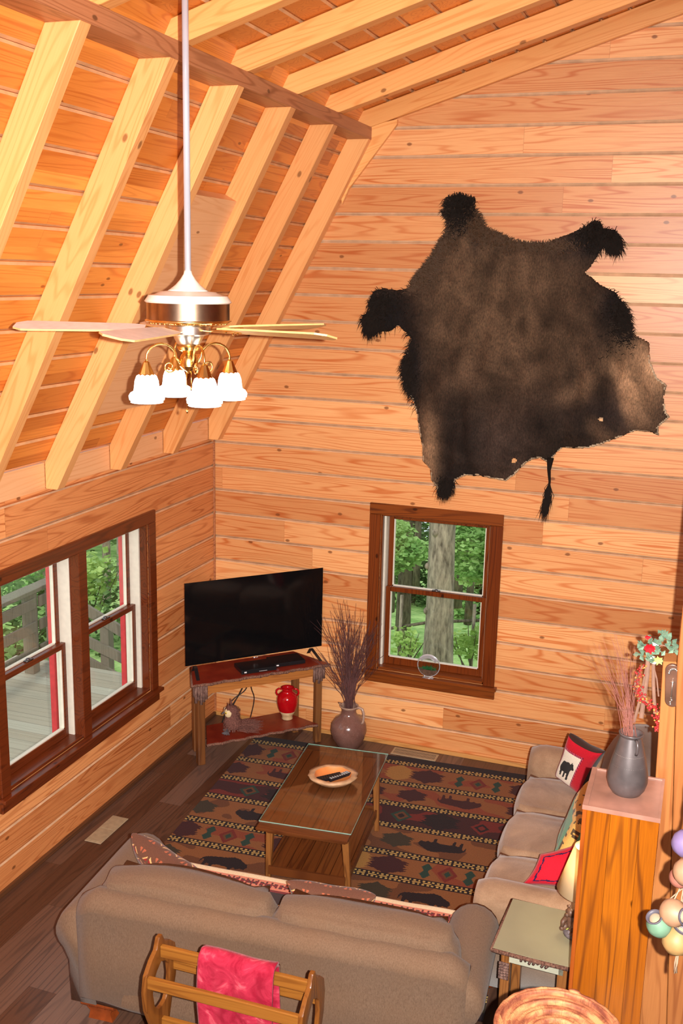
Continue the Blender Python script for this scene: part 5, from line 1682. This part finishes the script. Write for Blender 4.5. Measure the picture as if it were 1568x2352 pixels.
# swag of foil leaves, vine loops and berries hanging left of the post
sw = thing('berry_swag', 'hanging swag of foil leaves, red flower, vine strips and red berries left of the post', 'swag', at(1495, 1500, 'y', -2.84))
s0 = sw.location
def sp(px, py, y=-2.84): return at(px, py, 'y', y) - s0
rnd = random.Random(12)
def leafq(bm, c, d, L, Wd, up, mi=0):
    d = d.normalized(); s = d.cross(up).normalized() * Wd; n_ = s.cross(d).normalized() * Wd * .5
    p = [c, c + d * L * .4 + s + n_, c + d * L, c + d * L * .4 - s + n_]
    m_ = c + d * L * .45
    vs_ = [bm.verts.new(q) for q in p] + [bm.verts.new(m_)]
    for a, b in ((0, 1), (1, 2), (2, 3), (3, 0)): bm.faces.new((vs_[a], vs_[b], vs_[4]))
bm = BM()
for cxy in ((1478, 1478), (1500, 1470), (1515, 1462), (1522, 1456), (1470, 1500), (1490, 1505), (1510, 1492), (1540, 1480), (1546, 1486), (1535, 1476), (1475, 1487), (1505, 1482), (1530, 1466), (1500, 1515), (1515, 1515)):
    for q in range(5):
        leafq(bm, sp(*cxy) + Vector((rnd.gauss(0, .006), rnd.gauss(0, .012), rnd.gauss(0, .006))), Vector((rnd.gauss(0, 1), rnd.gauss(0, .6), rnd.gauss(0, 1))), .028, .010, Vector((0, -1, rnd.uniform(-.3, .3))))
obj('leaves', bm, M['leaf_teal'], sw)
bm = BM()
for q in range(9): leafq(bm, sp(1492, 1488, -2.86), Vector((math.cos(q * .7), -.4, math.sin(q * .7) * .7)), .026, .011, Vector((0, -1, .2)))
leafq(bm, sp(1480, 1464), Vector((1, -.3, .3)), .03, .010, Vector((0, -1, 0)))
obj('flower', bm, M['petal_red'], sw, label='red flower')
bm = BM()
for q in range(7): leafq(bm, sp(1512, 1516, -2.86), Vector((math.cos(q * .9), -.4, math.sin(q * .9) * .8)), .024, .007, Vector((0, -1, .2)))
obj('lime_flower', bm, M['petal_lime'], sw)
bm = BM()
for pts, w_ in (([(1488, 1510), (1486, 1550), (1480, 1590), (1476, 1620), (1472, 1650)], .009), ([(1488, 1512), (1478, 1570), (1466, 1620), (1455, 1660)], .006), ([(1500, 1520), (1500, 1570), (1502, 1610), (1504, 1640)], .007), ([(1476, 1530), (1462, 1550), (1455, 1590), (1452, 1620)], .003), ([(1496, 1515), (1508, 1560), (1512, 1600)], .003)):
    P = [sp(*q) for q in pts]
    L = [bm.verts.new(p + Vector((-w_, 0, 0))) for p in P]; Rr = [bm.verts.new(p + Vector((w_, .002, 0))) for p in P]
    L2b = [bm.verts.new(p + Vector((-w_, .003, 0))) for p in P]; R2b = [bm.verts.new(p + Vector((w_, .005, 0))) for p in P]
    for i in range(len(P) - 1):
        bm.faces.new((L[i], Rr[i], Rr[i + 1], L[i + 1])); bm.faces.new((L2b[i], L2b[i + 1], R2b[i + 1], R2b[i])); bm.faces.new((L[i], L[i + 1], L2b[i + 1], L2b[i])); bm.faces.new((Rr[i], R2b[i], R2b[i + 1], Rr[i + 1]))
obj('vine_strips', bm, M['ribbon'], sw, True)
path = [(1474, 1530), (1465, 1555), (1463, 1580), (1468, 1600), (1482, 1610), (1496, 1622), (1508, 1632), (1513, 1650), (1512, 1665), (1510, 1680)]
bm = BM(); b2 = BM()
for q in range(230):
    f = rnd.random() * (len(path) - 1); i = int(f); t = f - i
    px = path[i][0] * (1 - t) + path[i + 1][0] * t + rnd.gauss(0, 5); py = path[i][1] * (1 - t) + path[i + 1][1] * t + rnd.gauss(0, 5)
    ball(bm if q % 6 else b2, sp(min(px, 1517), py, -2.85 + rnd.gauss(0, .012)), rnd.choice((.0035, .0045, .006)), (1, 1, 1), 1)
obj('berries', bm, M['berry'], sw, True)['kind'] = 'stuff'; obj('gold_berries', b2, M['berry_gold'], sw, True)['kind'] = 'stuff'
bm = BM(); tube(bm, [sp(*q) for q in path], .0025, 6); tube(bm, [sp(1500, 1495), sp(1500, 1495) + Vector((.03, .0, .03)), Vector((3.478 - s0.x, -2.84 - s0.y, .03))], .003, 6); obj('stem', bm, M['ribbon'], sw, True)

# string of little painted clay jars near the camera
YJ = -4.2
def jar(name, label, px, py, r, mat, axis, parent=None):
    p = at(px, py, 'y', YJ)
    j = thing('clay_jar', label, 'jar', p, 0, 'string of painted clay jars')
    z = Vector(axis).normalized()
    q = z.to_track_quat('Z', 'Y').to_matrix().to_4x4()
    bm = BM(); lathe(bm, [(.001, -r * .95), (r * .45, -r * .88), (r * .85, -r * .5), (r, -.02 * r), (r * .92, r * .42), (r * .66, r * .78), (r * .56, r * .9)], 36, mat=q, cap=False); obj('body', bm, mat, j, True)
    bm = BM(); lathe(bm, [(r * .56, r * .86), (r * .58, r * 1.0), (r * .70, r * 1.10), (r * .66, r * 1.16), (r * .50, r * 1.06), (r * .46, r * .9)], 36, mat=q, cap=False); obj('rim', bm, M['clay_rim'], j, True)
    bm = BM(); lathe(bm, [(r * .47, r * .95), (r * .6, r * .5), (r * .4, -r * .3), (.001, -r * .5)], 24, mat=q, cap=False); obj('inside', bm, M['clay_in'], j, True)
    return p
J = []
for a in (('lilac painted clay jar, highest of the hanging jars', 1574, 1938, .040, M['clay_lilac'], (.9, -.1, .45)),
          ('coral clay jar at the left of the second tier, mostly behind the peach one', 1560, 2016, .030, M['clay_coral'], (.4, .7, -.3)),
          ('peach clay jar in front of the coral one, below the lilac jar', 1577, 2004, .040, M['clay_peach'], (.7, -.3, .5)),
          ('pink peach clay jar with its open dark rim facing right, third tier', 1545, 2096, .040, M['clay_peach'], (.75, -.55, .25)),
          ('mint green clay jar, leftmost of the hanging jars', 1513, 2125, .036, M['clay_mint'], (-.35, -.35, .75)),
          ('apricot orange clay jar, lowest of the hanging jars', 1552, 2162, .041, M['clay_apricot'], (.3, .1, .9))):
    dy = {'coral clay jar at the left of the second tier, mostly behind the peach one': .045}.get(a[0], 0)
    p = at(a[1], a[2], 'y', YJ + dy)
    YJ_ = YJ
    YJ = YJ + dy
    J.append(jar('clay_jar', *a))
    YJ = YJ_
bm = BM()
cx = at(1576, 1900, 'y', YJ).x + .012
zt = at(1576, 1900, 'y', YJ).z
for q in range(3):
    tube(bm, [(cx + .004 * math.sin(i * 1.3 + q * 2.1), YJ + .062 + .004 * math.cos(i * 1.3 + q * 2.1), zt + 1.0 - i * .035) for i in range(44)], .0025, 5)
for p in J:
    tube(bm, [(cx, YJ + .062, p.z + .10), (p.x + .01, p.y + .03, p.z + .055), (p.x, p.y + .01, p.z + .036)], .002, 5)
# a hook arm carries the cord
tube(bm, [(cx, YJ + .062, zt + 1.0), (cx, YJ + .062, 5.05)], .002, 5)
tag(obj('hanging_cord', bm, M['cord'], None, True), 'twisted brown cord that the painted clay jars hang from', 'cord')

# coiled basket on a stand
bp = at(1284, 2366, 'y', -4.3)
bs = thing('coiled_basket', 'shallow round coiled basket in reddish and straw tones at the bottom edge', 'basket', bp)
bm = BM()
prof = []
for k in range(11):
    r = .180 - k * .0165
    z = .0 - .028 * (1 - (r / .18) ** 2) - .006 * (k % 2)
    prof += [(r + .006, z - .004), (r, z + .002), (r - .006, z - .001)]
prof = [(.001, -.06), (.12, -.055), (.17, -.035), (.188, -.012)] + prof + [(.001, -.035)]
lathe(bm, prof, 72, cap=False); obj('bowl', bm, M['basket'], bs, True)
bm = BM(); tube(bm, [(.186 * math.cos(2 * PI * i / 72), .186 * math.sin(2 * PI * i / 72), -.004 + .0015 * math.sin(i * 2)) for i in range(73)], .007, 8, cap=False); ball(bm, (.02, .186, .002), .012, (1.6, .8, .6), 2); obj('rim', bm, M['basket'], bs, True)
ps = thing('pedestal', 'slim dark pedestal stand under the coiled basket, below the photo edge', 'stand', (bp.x, bp.y, 0))
bm = BM(); lathe(bm, [(.17, 0), (.17, .025), (.03, .05), (.022, .3), (.022, bp.z - .12), (.05, bp.z - .09), (.11, bp.z - .083), (.11, bp.z - .061)], 28); obj('column', bm, M['honey_z'], ps, 40)

# ------------------------------------------------------------------ outdoors
GZ = -1.25
bm = BM()
for i in range(40):
    for j in range(40):
        pass
n = 60
V = [[bm.verts.new((-22 + 44 * i / n, -14 + 44 * j / n, GZ - .05 + .2 * noise.noise(Vector((i * .3, j * .3, 0))) - max(0, (-14 + 44 * j / n) - 6.0) * .2)) for j in range(n + 1)] for i in range(n + 1)]
for i in range(n):
    for j in range(n): bm.faces.new((V[i][j], V[i + 1][j], V[i + 1][j + 1], V[i][j + 1]))
obj('ground', bm, M['grass'], None, True)['kind'] = 'structure'
def leaves(bm, rnd, c, R, n, size, flat=.6):
    for q in range(n):
        d = Vector((rnd.gauss(0, 1), rnd.gauss(0, 1), rnd.gauss(0, 1))).normalized() * (rnd.random() ** .4)
        p = Vector(c) + Vector((d.x * R[0], d.y * R[1], d.z * R[2]))
        a = Vector((rnd.gauss(0, 1), rnd.gauss(0, 1), rnd.gauss(0, .45))).normalized()
        b = a.cross(Vector((rnd.gauss(0, .4), rnd.gauss(0, .4), 1))).normalized()
        L = size * rnd.uniform(.6, 1.3)
        w_ = L * .42
        bm.faces.new([bm.verts.new(p), bm.verts.new(p + a * L * .5 + b * w_), bm.verts.new(p + a * L), bm.verts.new(p + a * L * .5 - b * w_)])
def tree(label, base, h, r, mat, lm, seed, crown, lean=(0, 0), bumps=True, nl=900, sz=.11, group=None):
    rnd = random.Random(seed)
    t = thing('tree', label, 'tree', base, 0, group)
    bm = BM()
    pts = []; rad = []
    for i in range(15):
        f = i / 14
        pts.append((lean[0] * f + .05 * r * math.sin(i) , lean[1] * f, h * f)); rad.append(r * (1.25 - .25 * min(1, f * 6)) * (1 - .35 * f))
    tube(bm, pts, rad, 20)
    if bumps:
        for z, a in ((1.65, 200), (2.05, 250), (1.15, 210)):
            ball(bm, (r * .92 * math.cos(R_(a)), r * .92 * math.sin(R_(a)), z), r * .22, (1, 1, 1.2), 2)
    obj('trunk', bm, mat, t, True)
    if crown:
        bm = BM()
        for c, R, q in crown:
            leaves(bm, rnd, c, R, int(nl * q), sz)
            k = min(pts, key=lambda p: (Vector(p) - Vector((0, 0, c[2] - .4))).length)
            tube(bm, [k, Vector(k).lerp(Vector(c), .6) + Vector((0, 0, .1)), Vector(c)], [.03, .018, .008], 6)
        obj('foliage', bm, lm, t)
    return t
# big trunk just outside the back window
b0 = at(1000, 1500, 'y', 3.6); b0.z = GZ
tree('thick grey tree trunk right outside the back window', (b0.x + .02, 3.6, GZ), 7, .158, M['bark_grey'], M['leaf'], 1, [((.2, .5, 5.5), (1.6, 1.6, 1.0), 1.2)])
def cl(base, items):
    return [((q - base), R, w_) for q, R, w_ in items]
b1 = at(925, 1430, 'y', 5.6); B1 = Vector((b1.x, 5.6, GZ))
tree('dark trunk behind, left of the thick trunk in the back window', B1, 8, .085, M['bark_dark'], M['leaf'], 2,
     cl(B1, [(at(925, 1262, 'y', 4.9), (.36, .3, .16), 1.3), (at(900, 1290, 'y', 4.9), (.26, .3, .13), .9), (at(905, 1215, 'y', 5.0), (.22, .3, .10), .5)]), bumps=False, nl=900, sz=.075)
b2_ = at(1075, 1400, 'y', 6.6); B2 = Vector((b2_.x, 6.6, GZ))
tree('slender dark trunk right of the thick trunk in the back window', B2, 8, .045, M['bark_dark'], M['leaf'], 3,
     cl(B2, [(at(1075, 1240, 'y', 5.2), (.42, .3, .22), 1.6), (at(1085, 1300, 'y', 5.2), (.34, .3, .22), 1.2), (at(1060, 1210, 'y', 5.4), (.40, .3, .14), .8)]), lean=(.2, 0), bumps=False, nl=900, sz=.075)
for k, (px, Y, r, nm) in enumerate(((892, 7.0, .07, 'far dark trunk at the left edge of the back window'), (1048, 7.6, .06, 'far dark trunk just right of the thick trunk in the back window'), (952, 8.2, .05, 'thin far trunk hugging the left side of the thick trunk'))):
    q = at(px, 1420, 'y', Y); Bq = Vector((q.x, Y, GZ - .1))
    tree(nm, Bq, 8, r, M['bark_dark'], M['leaf_b'], 40 + k, [((0, .3, 4.5), (1, .6, .5), .3)], bumps=False, nl=600)
for k, (px, Y) in enumerate(((885, 8.6), (945, 9.2), (1045, 8.7), (1110, 9.3))):
    q = at(px, 1350, 'y', Y); Bq = Vector((q.x, Y, GZ - 1.2))
    tree(['far leafy tree behind the left edge of the back window', 'far leafy tree behind the thick trunk', 'far leafy tree behind the middle right of the back window', 'far leafy tree beyond the right edge of the back window'][k], Bq, 8, .06, M['bark_dark'], M['leaf_d'] if k % 2 else M['leaf'], 50 + k,
         cl(Bq, [(at(px, py, 'y', Y + (.3 if (py // 10) % 2 else -.2)), (.42, .35, .30), .8) for py in (1190, 1240, 1295, 1350, 1400, 1445)]), bumps=False, nl=700, sz=.085)
# woods beyond the left window
def lt(px, py, x): return at(px, py, 'x', x)
p = lt(242, 1350, -4.6)
tree('thin pale curving trunk in the right pane of the left window', (p.x, p.y, GZ - .6), 8, .062, M['bark_grey'], M['leaf'], 6, [((.2, .1, 2.6), (.5, .7, .35), .6)], lean=(.1, .15), bumps=False, nl=420)
p = lt(287, 1330, -5.0)
tree('thicker grey trunk near the right edge of the left window', (p.x, p.y, GZ - .6), 9, .115, M['bark_grey'], M['leaf_d'], 7, [((.0, .9, 1.6), (.8, .8, 1.2), .7)], lean=(-.1, .1), bumps=False, nl=1000)
p = lt(118, 1310, -5.5)
tree('grey trunk above the deck railing in the left pane', (p.x, p.y, GZ - .6), 9, .14, M['bark_grey'], M['leaf'], 8, [((.2, -.8, 1.4), (.6, .9, .5), 1.0)], bumps=False)
p = lt(195, 1300, -9)
tree('dense dark evergreen filling the view of the left window', (p.x, p.y, GZ - 1), 9, .16, M['bark_dark'], M['leaf_d'], 9, [((0, 0, 1.6), (1.4, 3.4, 1.9), 4.0), ((1, 3.4, .8), (1.4, 2.4, 2.0), 3.0), ((0, -3.4, 1.4), (1.3, 2.4, 1.9), 3.0)], bumps=False, nl=1300, sz=.13)
p = lt(60, 1300, -12)
tree('pale far tree behind the evergreen, left window', (p.x, p.y + 1, GZ - 1), 9, .14, M['bark_dark'], M['leaf'], 10, [((0, 0, 2.2), (1.2, 5.0, 2.6), 5.0)], bumps=False, nl=1100, sz=.16)
# undergrowth
def shrub(label, c, R, n, mat, seed, sz=.09, stems=9):
    rnd = random.Random(seed)
    s = thing('shrub', label, 'shrub', (c[0], c[1], GZ - .05))
    h = c[2] - GZ
    bm = BM()
    for q in range(stems):
        tube(bm, [(rnd.gauss(0, R[0] * .2), rnd.gauss(0, R[1] * .2), 0), (rnd.gauss(0, R[0] * .4), rnd.gauss(0, R[1] * .4), h + rnd.uniform(-.1, .2))], [.012, .004], 5)
    obj('stems', bm, M['bark_dark'], s)
    bm = BM(); leaves(bm, rnd, (0, 0, h), R, n, sz); obj('leaves', bm, mat, s)
p = at(930, 1462, 'y', 4.6); shrub('bright green seedlings left of the thick trunk, back window', (p.x, 4.6, p.z), (.22, .2, .16), 130, M['leaf_b'], 21)
p = at(1080, 1470, 'y', 4.7); shrub('bright green undergrowth right of the thick trunk, back window', (p.x, 4.7, p.z), (.30, .3, .18), 260, M['leaf_b'], 22)
p = at(900, 1510, 'y', 4.6); shrub('low ferny plants at the lower left of the back window', (p.x, 4.6, GZ + .1), (.6, .5, .16), 420, M['leaf'], 23)
p = at(1070, 1520, 'y', 4.2); shrub('low pale plants at the lower right of the back window', (p.x, 4.2, GZ + .1), (.6, .4, .16), 420, M['leaf'], 24)
p = lt(200, 1330, -4.0); shrub('broad-leaved bush behind the stair railing, left window', (p.x, p.y, p.z), (.3, .55, .45), 420, M['leaf_b'], 25, .11)
p = lt(60, 1500, -4.4); shrub('dark bush below the railing corner, left window', (p.x, p.y, GZ + .3), (.5, 1.1, .9), 900, M['leaf_d'], 26, .12)
p = lt(270, 1500, -3.6); shrub('dark bush behind the stair, right side of the left window', (p.x, p.y + .3, GZ + .2), (.5, .9, .9), 900, M['leaf_d'], 27, .10)
# wire-fence stakes and rail beyond the back window
for px, lab in ((918, 'grey fence stake left of the thick trunk'), (1085, 'grey fence stake right of the thick trunk')):
    p = at(px, 1450, 'y', 4.9)
    bm = BM(); tube(bm, [(p.x, 4.9, GZ - .05), (p.x + .01, 4.9, GZ + .85)], .022, 8); tag(obj('fence_stake', bm, M['bark_grey'], None, True), lab, 'fence post', 'fence stakes in the woods')
p0 = at(880, 1446, 'y', 4.95); p1 = at(1100, 1425, 'y', 4.95)
bm = BM(); tube(bm, [p0, (p0 + p1) / 2 + Vector((0, 0, .04)), p1], .02, 8)
tag(obj('fence_rail', bm, M['bark_dark'], None, True), 'fallen pole lying as a rail between the fence stakes', 'fence rail')

# deck outside the left window
bm = BM()
for k in range(75):
    y1 = .80 - k * .145; box(bm, (-2.5, y1 - .141, -.18), (-.22, y1, -.15))
tag(obj('deck', bm, M['deckwood']), kind='structure')
bm = BM(); box(bm, (-2.5, -10, -.42), (-.22, .78, -.1801)); obj('deck_frame', bm, M['railwood'])['kind'] = 'structure'
dr = thing('deck_railing', 'weathered grey wooden deck railing with corner post, left window', 'railing', (-2.1, .5, -.15))
def rl(nm, a, b, parent=dr):
    bm = BM(); box(bm, a, b); bevel_all(bm, .004, 1); return obj(nm, bm, M['railwood'], parent)
rl('post', (-.05, -.05, 0), (.05, .05, .76))
rl('post', (-.05, .60, 0), (.05, .70, .76) ) if False else None
rl('top_cap', (-.07, -2.6, .7605), (.07, .07, .80)); rl('top_cap', (-.065, .0705, .7605), (.065, .42, .80))
for z in (.16, .40, .62): rl('rail', (.051, -2.6, z), (.075, -.0, z + .10))
for z in (.16, .40, .62): rl('rail', (.051, .0505, z), (.075, .36, z + .10))
rl('post', (-.05, -1.45, 0), (.05, -1.35, .76)); rl('post', (-.05, .30, 0), (.05, .38, .76))
sr = thing('stair_railing', 'grey sloping stair railing with three boards beyond the deck, left window', 'railing', (-1.9, .95, -.15))
def sl(nm, q0, q1, hw, y=.95):
    a, b = at(*q0, 'y', y), at(*q1, 'y', y)
    o0 = sr.location
    bm = BM(); prism(bm, [a - o0 + Vector((0, 0, hw)), b - o0 + Vector((0, 0, hw)), b - o0 - Vector((0, 0, hw)), a - o0 - Vector((0, 0, hw))], (0, .03, 0)); obj(nm, bm, M['railwood'], sr)
sl('hand_board', (176, 1388), (320, 1478), .055); sl('middle_board', (180, 1465), (325, 1535), .05); sl('lower_board', (185, 1512), (325, 1590), .05)
a, b = at(240, 1400, 'y', 1.0), at(240, 1590, 'y', 1.0)
bm = BM(); box(bm, (a.x + 1.9 - .045, .0305, -1.2), (a.x + 1.9 + .045, .12, a.z + .15 - .1)); obj('post', bm, M['railwood'], sr)
# clear the trees' light: nothing else
